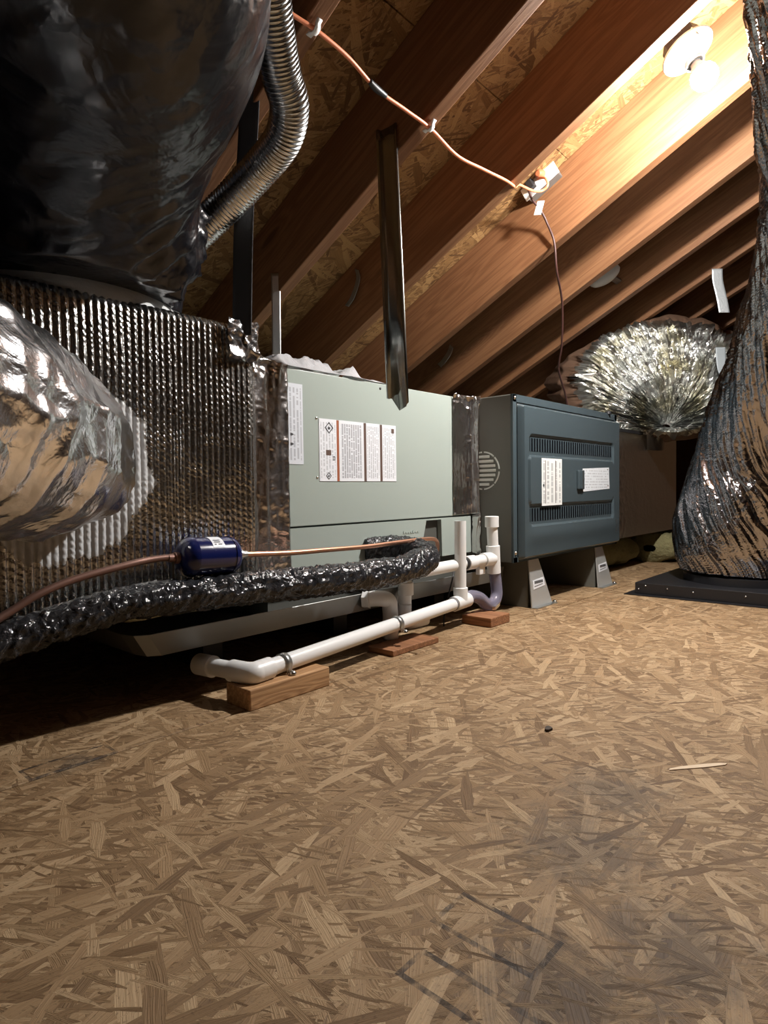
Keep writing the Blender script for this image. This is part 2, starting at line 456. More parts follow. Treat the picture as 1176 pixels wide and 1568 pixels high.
def rib_mat():
    """foil bubble wrap; a ring of brushed-on grey mastic around the duct take-off (world x,z)"""
    a = N('ribbed_foil_wrap')
    geo = a.n('ShaderNodeNewGeometry').outputs['Position']
    sp = a.n('ShaderNodeSeparateXYZ'); a.l(geo, sp.inputs[0])
    dx = a.math('DIVIDE', a.math('SUBTRACT', sp.outputs[0], 0.412), 0.150)
    dz = a.math('DIVIDE', a.math('SUBTRACT', sp.outputs[2], 0.442), 0.150)
    d = a.math('SQRT', a.math('ADD', a.math('MULTIPLY', dx, dx), a.math('MULTIPLY', dz, dz)))
    nz = a.noise(geo, 26.0, 4.0, 0.6)[0]
    m = a.math('MULTIPLY', a.math('SUBTRACT', a.math('ADD', 1.10, a.math('MULTIPLY', a.math('SUBTRACT', nz, 0.5), 0.5)), d), 12.0, clamp=True)
    a.set(base=a.mix(m, (0.72,0.72,0.70,1), (0.55,0.56,0.57,1)), metal=a.math('SUBTRACT', 1.0, m), rough=a.math('ADD', 0.20, a.math('MULTIPLY', m, 0.4)))
    a.bump(a.noise(geo, 210.0, 3.0)[0], 0.0009)
    return a.m
m_foilrib = rib_mat()

# ------------------------------------------------------------------ setting: floor, roof, walls
SL = 0.5                         # roof slope 6 in 12
ANG = math.atan(SL)
KB, KT = 1.70, 1.94              # z + 0.5 y of rafter undersides and of the sheathing
RIDGE_Y = -0.62
X0, X1 = -3.0, 6.0

g = G().box(X0, X1, -4.9, 3.6, -0.06, -0.0185)
floor = g.build('floor', m_plank); floor['kind'] = 'structure'
def fpanel(x0, x1, y0, y1):
    G().box(x0+0.002, x1-0.002, y0+0.002, y1-0.002, -0.018, 0.0).build('floor_panel', m_floor, floor, bevel=0.0016, seg=1)
SEAM = 0.931
for (y0, y1, off) in ((SEAM, SEAM+1.22, 1.15), (SEAM+1.22, 3.55, 0.0), (SEAM-1.22, SEAM, 0.02), (SEAM-2.44, SEAM-1.22, 1.2), (-4.85, SEAM-2.44, 0.4)):
    xs = [X0] + [off + k*2.44 for k in range(-2, 4) if X0 + 0.05 < off + k*2.44 < X1-0.05] + [X1]
    for a_, b_ in zip(xs[:-1], xs[1:]): fpanel(a_, b_, y0, y1)

def yz(k, y): return k - SL*y
# near roof slope (over the equipment)
yE = 3.55
def slab(y0, y1, k0, k1, x0, x1):
    vs = [(x0,y0,yz(k0,y0)),(x1,y0,yz(k0,y0)),(x1,y1,yz(k0,y1)),(x0,y1,yz(k0,y1)),(x0,y0,yz(k1,y0)),(x1,y0,yz(k1,y0)),(x1,y1,yz(k1,y1)),(x0,y1,yz(k1,y1))]
    return vs, [(0,3,2,1),(4,5,6,7),(0,1,5,4),(1,2,6,5),(2,3,7,6),(3,0,4,7)]
g = G(); g.add(*slab(RIDGE_Y, yE, KT+0.016, KT+0.05, X0, X1))
ceil = g.build('ceiling', m_plank); ceil['kind'] = 'structure'
cw = 1.22*math.cos(ANG)
yb = 2.02
rows = [yb - cw*2, yb - cw, yb, yb + cw]
rows = [RIDGE_Y] + [y for y in rows if RIDGE_Y+0.05 < y < yE] + [yE]
for i, (a_, b_) in enumerate(zip(rows[:-1], rows[1:])):
    xs = [X0] + [x for x in [(-1.75 if i % 2 else -0.53) + k*2.44 for k in range(4)] if X0 < x < X1] + [X1]
    for p, q in zip(xs[:-1], xs[1:]):
        G().add(*slab(a_+0.0015, b_-0.0015, KT, KT+0.0155, p+0.0015, q-0.0015)).build('sheathing_panel', m_roofosb, ceil)
RX = [-2.73, -2.34, -1.95, -1.56, -1.17, -0.78, -0.39, 0.0, 0.39, 0.785, 1.165, 1.555, 1.965, 2.345, 2.68, 3.02, 3.40, 3.80, 4.20, 4.60, 5.0, 5.4]
rv, rf = slab(RIDGE_Y+0.02, yE-0.05, KB, KT, 0.0, 0.038)
r0 = G().add(rv, rf).build('rafter', m_rafter, ceil, bevel=0.0025)
r0.location.x = RX[0]
for x in RX[1:]:
    c = r0.copy(); COL.objects.link(c); c.location.x = x
# ridge board and far slope (behind the viewer, seen only in reflections)
G().box(X0, X1, RIDGE_Y-0.019, RIDGE_Y+0.019, yz(KB, RIDGE_Y)-0.02, yz(KT, RIDGE_Y)).build('ridge_board', m_rafter, ceil)
def mir(vs): return [(x, 2*RIDGE_Y - y, z) for x, y, z in vs]
vs, fs = slab(RIDGE_Y, yE, KT, KT+0.05, X0, X1)
c2 = G().add(mir(vs), [f[::-1] for f in fs]).build('ceiling', m_roofosb); c2['kind'] = 'structure'
r1 = G().add(mir(rv), [f[::-1] for f in rf]).build('rafter', m_rafter, c2); r1.location.x = RX[0]
for x in RX[2::1]:
    c = r1.copy(); COL.objects.link(c); c.location.x = x
for nm, xa, xb in (('wall_left', X0-0.05, X0), ('wall_right', X1, X1+0.05)):
    poly = [(-4.9, -0.06), (3.6, -0.06), (3.6, 0.18), (RIDGE_Y, yz(KT, RIDGE_Y)+0.05), (2*RIDGE_Y-3.6, 0.18), (-4.9, 0.0)]
    o = G().prism(poly, lambda p, a: (a, p[0], p[1]), xa, xb).build(nm, m_plank); o['kind'] = 'structure'

# ------------------------------------------------------------------ lamps
NRM = Vector((0, -SL, -1)).normalized()          # out of the roof, into the room
DWN = Vector((0, 1, -SL)).normalized()           # down the slope
def lamp_holder(loc, label, lit, plate_mat, k=1.0, wall_x=-0.115):
    t = thing('lamp_holder', label, 'lamp', loc)
    L = Vector(loc)
    def sc(pr): return [(d*k, r*k) for d, r in pr]
    G().lathe(L - NRM*0.040*k, NRM, sc([(0, 0.046), (0.001, 0.050), (0.036, 0.050), (0.036, 0.045)]), 8).build('junction_box', m_black, t)
    G().obox(L - NRM*0.024 + Vector((wall_x*0.5 - 0.01, 0, 0)), (abs(wall_x)*0.5-0.012, 0, 0), DWN*0.012, NRM*0.003).build('side_bracket', m_galvdull, t)
    G().lathe(L, NRM, sc([(-0.004, 0.060), (0.0, 0.067), (0.004, 0.068), (0.009, 0.066), (0.014, 0.055), (0.018, 0.040), (0.026, 0.029), (0.040, 0.025), (0.046, 0.024), (0.046, 0.018)]), 40).build('plate', plate_mat, t, smooth=50)
    G().lathe(L, NRM, sc([(0.042, 0.0255), (0.046, 0.0262), (0.050, 0.0255), (0.050, 0.02)]), 32).build('socket_rim', m_galv, t, smooth=50)
    a = L - DWN*0.035*k + NRM*0.013*k + Vector((0.0, 0, 0)) - Vector((0.02, 0, 0))
    G().tube([L - DWN*0.03 - Vector((0.055, 0, 0))*k - NRM*0.004, L - DWN*0.034 - Vector((0.04, 0, 0)) + NRM*0.018, a], 0.0022, 8, 4).lathe(a - NRM*0.002, NRM, [(0, 0.003), (0.004, 0.007), (0.008, 0.003)], 12).build('pull_switch', m_screw, t, smooth=60)
    if lit:
        # LED bulb: opaque white neck, glowing dome
        b_ = G().lathe(L, NRM, sc([(0.046, 0.013), (0.058, 0.015), (0.068, 0.022), (0.084, 0.0305), (0.084, 0.029)]), 24).build('bulb', m_white, t, smooth=50)
        G().lathe(L, NRM, sc([(0.0835, 0.0300), (0.094, 0.0340), (0.106, 0.0335), (0.118, 0.029), (0.128, 0.019), (0.133, 0.004)]), 24).build('glowing_dome', m_bulb, b_, smooth=180)
    return t
lamp_holder((1.712, 0.490, 1.489), 'white round lamp holder with a glowing bare bulb, under the sloping roof', True, m_porcelain, 0.92)
fx = thing('round_fixture', 'grey round ceiling fixture without a lit bulb, half hidden behind a rafter', 'lamp', (2.50, 1.026, 1.252))
Lf = Vector((2.50, 1.026, 1.252))
G().lathe(Lf, NRM, [(-0.030, 0.050), (-0.004, 0.050), (0.0, 0.062), (0.006, 0.064), (0.012, 0.060), (0.020, 0.046), (0.025, 0.025), (0.026, 0.004)], 36).build('plate', m_dullplate, fx, smooth=50)
G().obox(Lf - NRM*0.018 + Vector((0.118, 0, 0)), (0.065, 0, 0), DWN*0.012, NRM*0.003).build('side_bracket', m_galvdull, fx)

# ------------------------------------------------------------------ supply plenum (ribbed foil wrap)
PX0, PX1, PYF, PYB, PZ0, PZ1 = -0.12, 0.815, 1.10, 1.70, 0.200, 0.745
pl = thing('supply_plenum', 'large box duct wrapped in ribbed silver bubble foil, left of the grey cabinet', 'duct', (0.40, 1.40, PZ0))
G().box(PX0, PX1-0.004, PYF+0.008, PYB, PZ0, PZ1-0.006).build('core', m_duct_board, pl)
pitch = 0.0132
nx = int((PX1-PX0)/pitch*7); nz_ = 330
xs = np.linspace(PX0, PX1, nx); zs = np.linspace(PZ0, PZ1, nz_)
XX, ZZ = np.meshgrid(xs, zs)
wob = 0.0035*(fbm(XX*9, ZZ*5, 0, 3)-0.5)
ph = (XX + wob)/pitch
col_id = np.floor(ph)
u = ph - col_id
rid = np.clip(np.sin(np.pi*u), 0, 1)**0.7
amp = 0.7 + 0.6*vnoise(col_id*3.7, ZZ*6, 0, 5)
rope = 0.5 + 0.5*np.sin(2*np.pi*(ZZ/0.0135 + u*0.9 + 2.0*vnoise(col_id*5.1, ZZ*22, 0, 9)))
Yd = PYF - 0.0044*rid*amp - 0.0013*rope*rid*vnoise(XX*30, ZZ*34, 0, 21)*1.3 - 0.012*(fbm(XX*4, ZZ*4, 0, 13)-0.5)
edge = np.clip((PZ1-ZZ)/0.02, 0, 1); Yd = Yd + (1-edge)**2*0.012
Yd = Yd + np.clip((XX-(PX1-0.012))/0.012, 0, 1)**2*0.012
P = np.stack([XX, Yd, ZZ + 0.004*(fbm(XX*14, 0, 0, 8)-0.5)*(ZZ > PZ1-0.03)], -1)
v, f = grid_mesh(P)
mesh_obj('ribbed_wrap', v, f, m_foilrib, pl, smooth=180)
# top and right side wrap, rougher
ys = np.linspace(PYF+0.008, PYB, 60); xs2 = np.linspace(PX0, PX1, 120)
X2, Y2 = np.meshgrid(xs2, ys)
v, f = grid_mesh(np.stack([X2, Y2, PZ1 - 0.004 + 0.006*(fbm(X2*30, Y2*14, 0, 4)-0.5)], -1)); mesh_obj('top_wrap', v, f, m_foilrib, pl, smooth=180)
zs2 = np.linspace(PZ0, PZ1, 110); Y3, Z3 = np.meshgrid(ys, zs2)
v, f = grid_mesh(np.stack([PX1 + 0.006*(fbm(Y3*40, Z3*20, 0, 6)-0.5), Y3, Z3], -1)); mesh_obj('side_wrap', v, f, m_foilrib, pl, smooth=180)
# crumpled foil flap at the top right corner
xs3 = np.linspace(PX1-0.075, PX1+0.012, 26); zs3 = np.linspace(PZ1-0.075, PZ1+0.006, 26); X3, Z3 = np.meshgrid(xs3, zs3)
Y3 = PYF - 0.010 - 0.014*ridged(X3*38, Z3*30, 0, 2) + 0.02*np.clip((X3-PX1)/0.012, 0, 1)
keep = P
v, f = grid_mesh(np.stack([X3 + 0.006*(vnoise(Z3*60, 2, 0, 5)-0.5), Y3, Z3 + 0.006*(vnoise(X3*60, 1, 0, 3)-0.5)], -1)); mesh_obj('corner_flap', v, f, m_silver, pl, smooth=35)
# white mastic ring where the black duct stands
G().lathe((0.505, 1.345, PZ1-0.006), (0, 0, 1), [(0, 0.246), (0.006, 0.245), (0.030, 0.238), (0.050, 0.215), (0.076, 0.200), (0.076, 0.18)], 48).build('top_collar', m_mastic, pl, smooth=60)

# ------------------------------------------------------------------ coil cabinet
CX0, CX1, CY, CZ0, CZ1 = 0.88, 1.705, 1.15, 0.187, 0.686
co = thing('coil_cabinet', 'grey-green metal cabinet with white warning labels on its front panel', 'cabinet', (1.30, 1.44, CZ0))
G().box(CX0, CX1, CY+0.012, 1.72, CZ0, CZ1-0.004).build('body', m_coildark, co)
G().box(CX0, CX1, CY-0.001, CY+0.012, 0.3095, CZ1).build('upper_panel', m_coil, co, bevel=0.002)
G().box(CX0, CX1, CY+0.010, 1.72, CZ1-0.004, CZ1).build('top_panel', m_coil, co)
lp = [(CX0, CZ0), (1.435, CZ0), (1.468, 0.301), (1.542, 0.301), (1.546, CZ0), (CX1, CZ0), (CX1, 0.3055), (CX0, 0.3055)]
G().prism(lp, lambda p, a: (p[0], a, p[1]), CY-0.004, CY+0.0115).build('lower_panel', m_coil, co)
G().box(CX0+0.02, CX1-0.02, CY+0.03, 1.70, 0.096, CZ0).build('base_rail', m_coildark, co)
# embossed faint nameplate line on the lower panel
for i in range(7):
    x = 1.36 + i*0.0105
    G().box(x, x+0.0075, CY-0.0055, CY-0.003, 0.268, 0.272 + (0.003 if i in (0, 4) else 0)).build('nameplate_letter', m_coil, co)
def stick(name, x0, x1, z0, z1, y, mat, par, t=0.0008):
    return G().box(x0, x1, y-t, y, z0, z1).build(name, mat, par)
yl = CY-0.0012
lab = stick('warning_label', 1.043, 1.335, 0.418, 0.5745, yl, m_paper, co)
t_dense = text_mat('print_dense', 11, 'z', words=34, thr=0.40, cover=0.55, gap=0.7)
t_mid = text_mat('print_mid', 7, 'z', words=30, thr=0.42, cover=0.40, gap=0.6)
t_light = text_mat('print_light', 6, 'z', words=24, thr=0.46, cover=0.34, gap=0.5)
y2 = yl - 0.0008
for nm, xa, xb, m in (('symbol_panel', 1.044, 1.103, t_light), ('print_panel', 1.112, 1.203, t_dense), ('print_panel', 1.213, 1.267, t_mid), ('print_panel', 1.277, 1.334, t_mid)):
    stick(nm, xa, xb, 0.4185, 0.574, y2, m, lab, 0.0004)
for xa, xb, m in ((1.1035, 1.1115, m_stripe), (1.2035, 1.2125, m_stripe_dark), (1.2675, 1.2765, m_stripe_dark)):
    stick('stripe', xa, xb, 0.4185, 0.574, y2, m, lab, 0.0004)
def diamond(cx_, cz_, r, t, par, y):
    g = G()
    pts = [(0, r), (r, 0), (0, -r), (-r, 0)]; pin = [(a*(1-t), b*(1-t)) for a, b in pts]
    for i in range(4):
        j = (i+1) % 4
        g.prism([pts[i], pts[j], pin[j], pin[i]], lambda p, a: (cx_+p[0], a, cz_+p[1]), y-0.0005, y)
    g.prism([(-0.3*r, -0.1*r), (-0.1*r, 0.3*r), (0.0, 0.05*r), (0.2*r, 0.15*r), (0.3*r, -0.1*r), (0.1*r, -0.32*r), (-0.15*r, -0.32*r)], lambda p, a: (cx_+p[0], a, cz_+p[1]), y-0.0005, y)
    return g
y3 = y2 - 0.0004
diamond(1.077, 0.553, 0.0145, 0.22, lab, y3).build('flame_diamond', m_ink, lab)
diamond(1.074, 0.432, 0.0095, 0.25, lab, y3).build('flame_diamond', m_ink, lab)
G().box(1.066, 1.083, y3-0.0005, y3, 0.484, 0.497).build('manual_symbol', m_stripe_dark, lab)
gg = G().box(1.089, 1.0965, y3-0.0005, y3, 0.4715, 0.473).box(1.089, 1.0965, y3-0.0005, y3, 0.480, 0.4815).box(1.089, 1.0905, y3-0.0005, y3, 0.4715, 0.4815).box(1.095, 1.0965, y3-0.0005, y3, 0.4715, 0.4815)
gg.build('square_symbol', m_ink, lab)
G().box(1.316, 1.326, y3-0.0005, y3, 0.553, 0.565).build('logo_square', m_stripe_dark, lab)
lb2 = stick('wiring_label', 0.915, 0.992, 0.459, 0.651, yl, text_mat('print_wiring', 7, 'z', paper=(0.66,0.69,0.74), words=22, thr=0.42, cover=0.40, gap=0.5), co)
for z in (0.507, 0.530):
    G().prism([(-0.005, -0.003), (0.0, -0.003), (0.006, 0), (0.0, 0.003), (-0.005, 0.003)], lambda p, a: (0.957+p[0]*0.9, a, z+p[1]), yl-0.0014, yl-0.0008).build('arrow_mark', m_ink, lb2)
for x, z in ((1.273, 0.673), (1.036, 0.574), (1.036, 0.428)):
    G().lathe((x, CY-0.001, z), (0, -1, 0), [(-0.001, 0.0035), (0.001, 0.0035), (0.0022, 0.002)], 10).build('screw', m_ink if x > 1.2 else m_screw, co, smooth=50)

# crumpled clear film lying along the cabinet's top edge
def film(x0, x1, y0, y1, zb, h, seed, n=46):
    xs = np.linspace(x0, x1, n); ys = np.linspace(0, 1, 16); A, B = np.meshgrid(xs, ys)
    Z = zb + 0.003 + h*ridged(A*22, B*2.3, 0, seed)*np.sin(np.pi*np.clip(B, .02, .98))*(0.35+0.65*vnoise(A*9, 3, 0, seed))
    Y = y0 + (y1-y0)*B + 0.012*(vnoise(A*30, B*4, 0, seed+5)-0.5)
    return grid_mesh(np.stack([A, Y, Z], -1))
v, f = film(0.86, 1.20, CY-0.004, 1.26, CZ1, 0.070, 4)
tag(mesh_obj('plastic_film', v, f, m_film, None, smooth=40), 'crumpled clear plastic film along the top left edge of the grey-green cabinet', 'plastic')
v, f = film(1.17, 1.34, CY-0.003, 1.20, CZ1, 0.016, 9, 30)
tag(mesh_obj('plastic_film', v, f, m_film, None, smooth=40), 'flat torn strip of plastic film on the cabinet top beside the hanging metal strap', 'plastic')

# ------------------------------------------------------------------ foil tape bands
def tape_band(name, path, z0, z1, label, seed, out=0.004, amp=0.006):
    """path: (x, y) polyline the tape follows"""
    p = np.array(path, float)
    sl = np.concatenate([[0], np.cumsum(np.linalg.norm(np.diff(p, axis=0), axis=1))])
    s = np.linspace(0, sl[-1], 36); x = np.interp(s, sl, p[:, 0]); y = np.interp(s, sl, p[:, 1])
    z = np.linspace(z0, z1, 150)
    Sx, Zz = np.meshgrid(s, z)
    X = np.interp(Sx, s, x); Y = np.interp(Sx, s, y)
    wr = ridged(Sx*60, Zz*9, 0, seed)**3 + 0.7*ridged(Sx*25, Zz*34, 0, seed+3)**4
    hi = np.clip((Zz-(z1-0.07))/0.07, 0, 1)
    Y = Y - out - amp*wr*(0.5+1.3*hi+0.6*np.clip((z0+0.06-Zz)/0.06, 0, 1)); X = X - 0.002*wr
    Zz = Zz + 0.006*(vnoise(Sx*70, 0, 0, seed)-0.5)*(hi > 0.8)
    v, f = grid_mesh(np.stack([X, Y, Zz], -1))
    o = mesh_obj(name, v, f, m_tape, None, smooth=180)
    m = o.modifiers.new('solid', 'SOLIDIFY'); m.thickness = 0.0008
    return tag(o, label, 'tape')
tape_band('foil_tape', [(0.812, 1.106), (0.838, 1.135), (0.872, 1.140), (0.885, 1.146), (0.945, 1.149)], 0.20, 0.693, 'tall crinkled foil tape band sealing ribbed foil box to grey-green cabinet', 3, 0.002, 0.008)
tape_band('foil_tape', [(1.608, 1.1487), (1.66, 1.1487), (1.703, 1.147), (1.706, 1.135), (1.708, 1.118)], 0.313, 0.694, 'foil tape band joining grey-green cabinet to the dark slate furnace', 8, 0.0022, 0.006)
tape_band('foil_tape', [(1.7055, 1.146), (1.7075, 1.132), (1.7085, 1.118)], 0.175, 0.311, 'short crumpled lower tape strip beside the white drain fitting, under the longer band', 12, 0.002, 0.008)

# ------------------------------------------------------------------ furnace
FX0, FX1, FY, FZ0, FZ1 = 1.711, 2.54, 0.997, 0.16, 0.687
fu = thing('furnace', 'dark slate-blue furnace lying on its side with a louvred front door', 'furnace', (2.12, 1.36, FZ0))
G().box(FX0, FX1, FY, 1.72, FZ0, FZ1).build('body', m_furnside, fu, bevel=0.003)
# front frame strip and door
G().box(FX0-0.0006, FX0+0.022, FY-0.006, FY+0.002, FZ0, FZ1).box(FX0, FX1, FY-0.006, FY+0.002, 0.664, FZ1+0.0005).box(FX1-0.02, FX1+0.0006, FY-0.006, FY+0.002, FZ0, FZ1).box(FX0, FX1, FY-0.006, FY+0.002, FZ0, 0.176).build('front_frame', m_furn, fu)
dx0, dx1, dz0, dz1 = 1.738, 2.528, 0.166, 0.660
lx0, lx1, lz0, lz1 = 1.778, 2.462, 0.270, 0.566     # recessed louvre field
nxd, nzd = 160, 140
DXs = np.linspace(dx0, dx1, nxd); DZs = np.linspace(dz0, dz1, nzd); A, B = np.meshgrid(DXs, DZs)
def rbox(A, B, x0, x1, z0, z1, r):
    qx = np.abs(A-(x0+x1)/2)-(x1-x0)/2+r; qz = np.abs(B-(z0+z1)/2)-(z1-z0)/2+r
    return np.hypot(np.maximum(qx, 0), np.maximum(qz, 0)) + np.minimum(np.maximum(qx, qz), 0) - r
sd = rbox(A, B, dx0, dx1, dz0, dz1, 0.012)
rise = 0.020*np.clip(-sd/0.010, 0, 1)**0.6
sl_ = rbox(A, B, lx0, lx1, lz0, lz1, 0.02)
rec = 0.007*np.clip(-sl_/0.005, 0, 1)
sc_ = rbox(A, B, 1.768, 2.462, 0.338, 0.500, 0.02)
ctr = 0.007*np.clip(-sc_/0.005, 0, 1)
rise = rise - rec + ctr
rise = rise + 0.004*np.exp(-((B-0.24)/0.03)**2)*np.clip((A-dx0-.01)/0.05, 0, 1)*np.clip((dx1-.01-A)/0.05, 0, 1)
slots = ((B > 0.512) & (B < 0.556)) | ((B > 0.284) & (B < 0.330))
Yv = FY - 0.006 - rise
v, f = grid_mesh(np.stack([A, Yv, B], -1))
door = mesh_obj('door', v, f, m_furn, fu, smooth=35)
def yat(x, z):
    i = int(np.clip(np.searchsorted(DXs, x), 0, nxd-1)); j = int(np.clip(np.searchsorted(DZs, z), 0, nzd-1)); return float(Yv[j, i])
for z0, z1 in ((0.512, 0.554), (0.286, 0.328)):
    g = G(); gb = G()
    n = 38
    for i in range(n):
        x = 1.790 + i*(2.445-1.790)/(n-1)
        yy = yat(x, (z0+z1)/2)
        g.box(x-0.0060, x+0.0038, yy-0.0008, yy+0.002, z0, z1)
        gb.prism([(x+0.0040, yy), (x+0.0075, yy-0.0016), (x+0.0105, yy)], lambda p, a: (p[0], p[1], a), z0, z1)
    o = g.build('vent_slots', m_slot, door); o['kind'] = 'stuff'
    o = gb.build('louvre_fins', m_furn, door); o['kind'] = 'stuff'
yc = yat(2.1, 0.42)
G().box(2.120, 2.168, yc-0.010, yc+0.001, 0.386, 0.456).build('latch', m_furn, door, bevel=0.004)
G().box(2.148, 2.153, yc-0.0112, yc-0.0098, 0.389, 0.453).build('latch_slide', m_screw, door)
stick('rating_label', 1.857, 2.002, 0.335, 0.4915, yc-0.0003, text_mat('print_furnace', 5, 'z', words=16, thr=0.44, cover=0.45, gap=0.5, paper=(0.80,0.82,0.80)), door, 0.0008)
for xx in (1.881, 1.952):
    stick('label_line', xx, xx+0.0035, 0.342, 0.485, yc-0.0011, m_stripe_dark, door, 0.0003)
G().lathe((1.869, yc-0.0011, 0.402), (0, -1, 0), [(0, 0.005), (0.0004, 0.005)], 12).build('label_dot', m_ink, door)
lt = G().prism([(2.173, 0.378), (2.414, 0.387), (2.409, 0.470), (2.170, 0.462)], lambda p, a: (p[0], a, p[1]), yc-0.0012, yc-0.0003).build('side_label', text_mat('print_side', 9, 'x', words=20, thr=0.46, cover=0.32, gap=0.5, paper=(0.74,0.77,0.80)), door)
for x, z in ((2.392, 0.459), (2.395, 0.396)):
    G().box(x, x+0.008, yc-0.0016, yc-0.001, z, z+0.005).build('label_mark', m_stripe_dark, door)
for x, z in ((1.7225, 0.190), (1.7225, 0.676)):
    G().lathe((x, FY-0.006, z), (0, -1, 0), [(-0.001, 0.006), (0.001, 0.006), (0.004, 0.004), (0.005, 0.002)], 12).build('screw', m_screw, fu, smooth=50)
G().lathe((2.46, FY-0.004, FZ1-0.002), (0, 0, 1), [(0, 0.012), (0.010, 0.011)], 14).build('knockout_plug', m_black, fu)
# round louvred knockout on the side
gc = (1.711, 1.101, 0.452)
g = G()
for a0, a1 in ((4, 44), (48, 86), (94, 132), (136, 176), (184, 224), (228, 266), (274, 312), (316, 356)):
    n = 8
    for k in range(n):
        t0 = R(a0 + (a1-a0)*k/n); t1 = R(a0 + (a1-a0)*(k+1)/n)
        q = [(0.062*math.cos(t0), 0.062*math.sin(t0)), (0.062*math.cos(t1), 0.062*math.sin(t1)), (0.0575*math.cos(t1), 0.0575*math.sin(t1)), (0.0575*math.cos(t0), 0.0575*math.sin(t0))]
        g.prism(q, lambda p, a: (a, gc[1]+p[0], gc[2]+p[1]), gc[0]-0.0016, gc[0]+0.001)
g.build('knockout_ring', m_grillebar, fu)
for k in range(-3, 4):
    z = k*0.0148; hw = math.sqrt(0.054**2 - z**2) - 0.006
    G().box(gc[0]-0.0022, gc[0]+0.001, gc[1]-hw, gc[1]+hw, gc[2]+z-0.0044, gc[2]+z+0.0044).build('knockout_slat', m_grillebar, fu, bevel=0.0015)

# ------------------------------------------------------------------ stands under the furnace
def stand(x, label):
    t = thing('metal_stand', label, 'stand', (x, 1.0, 0), 'sheet-metal stands under the furnace')
    poly = [(0.0, 0.0), (0.135, 0.0), (0.060, 0.1595), (0.0, 0.1595)]
    G().prism(poly, lambda p, a: (x+p[0], a, p[1]), 1.004, 1.30).build('body', m_furnside, t, bevel=0.001)
    fp = [(-0.003, 0.0), (0.138, 0.0), (0.062, 0.1590), (-0.003, 0.1590)]
    G().prism(fp, lambda p, a: (x+p[0], a-0.012*(1-p[1]/0.16), p[1]), 0.9985, 1.003).build('front_plate', m_standface, t, bevel=0.0008)
    G().box(x-0.002, x+0.139, 0.968, 0.992, 0.0, 0.003).build('foot_flange', m_galv, t)
    G().lathe((x+0.152, 0.985, 0), (0, 0, 1), [(0, 0.007), (0.004, 0.007), (0.008, 0.003)], 10).build('screw', m_screw, t, smooth=50)
    l = G().prism([(0.013, 0.060), (0.092, 0.066), (0.086, 0.094), (0.011, 0.089)], lambda p, a: (x+p[0], a-0.012*(1-p[1]/0.16), p[1]), 0.9972, 0.9984).build('label', m_paper, t)
    g = G()
    xx = 0.022
    for k in range(7):
        g.prism([(xx, 0.0775), (xx+0.0065, 0.0782), (xx+0.0065, 0.0872), (xx, 0.0866)], lambda p, a: (x+p[0], a-0.012*(1-p[1]/0.16), p[1]), 0.9966, 0.9971); xx += 0.0083
    g.prism([(0.02, 0.068), (0.076, 0.072), (0.076, 0.074), (0.02, 0.070)], lambda p, a: (x+p[0], a-0.012*(1-p[1]/0.16), p[1]), 0.9966, 0.9971)
    g.build('lettering', m_ink, l)
    return t
st = stand(1.822, 'sheet-metal stand under the furnace, next to the white drain fittings and clear trap')
dup(st, (2.350, 1.0, 0), 'sheet-metal stand under the furnace, at the end near the black duct base')

# ------------------------------------------------------------------ return plenum
rp = thing('return_plenum', 'dull foil-faced box duct in shadow beyond the slate furnace', 'duct', (3.0, 1.35, 0.165))
G().box(2.546, 3.52, 1.055, 1.68, 0.165, 0.640).build('body', m_duct_board, rp, bevel=0.006)
xs = np.linspace(2.546, 3.52, 150); zs = np.linspace(0.165, 0.64, 90); A, B = np.meshgrid(xs, zs)
Yr = 1.0535 - 0.014*ridged(A*40, B*30, 0, 4)**3*np.clip(1-(A-2.55)/0.30, 0, 1) - 0.0015*fbm(A*20, B*20)
v, f = grid_mesh(np.stack([A, Yr, B], -1)); mesh_obj('front_facing', v, f, m_duct_board, rp, smooth=180)
G().box(2.546, 3.0, 1.045, 1.058, 0.636, 0.650).build('top_flange', m_black, rp)

# fibreglass scraps on the floor under the return box
def fluff(name, x0, x1, y0, y1, z0, z1, mat, label, seed, n=34):
    xs = np.linspace(x0, x1, n); t = np.linspace(0, 2*np.pi, 22, endpoint=True); A, T = np.meshgrid(xs, t)
    e = np.clip(np.minimum(A-x0, x1-A)/((x1-x0)*0.12), 0.05, 1)**0.5
    rr = (0.8+0.45*fbm(A*18, T*2, 0, seed))*e
    P = np.stack([A, (y0+y1)/2+(y1-y0)/2*rr*np.cos(T), (z0+z1)/2+(z1-z0)/2*rr*np.sin(T)], -1)
    v, f = grid_mesh(P); o = mesh_obj(name, v, f, mat, None, smooth=180)
    return tag(o, label, 'insulation')
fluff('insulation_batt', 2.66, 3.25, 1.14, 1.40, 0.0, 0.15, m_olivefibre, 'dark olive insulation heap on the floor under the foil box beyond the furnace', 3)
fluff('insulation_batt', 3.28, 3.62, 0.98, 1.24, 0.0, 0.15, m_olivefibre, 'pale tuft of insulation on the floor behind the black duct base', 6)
fluff('insulation_batt', 0.50, 0.78, 1.098, 1.24, 0.150, 0.194, m_fibre, 'yellow fibreglass strip hanging under the wrapped black line, above the drip pan', 9)

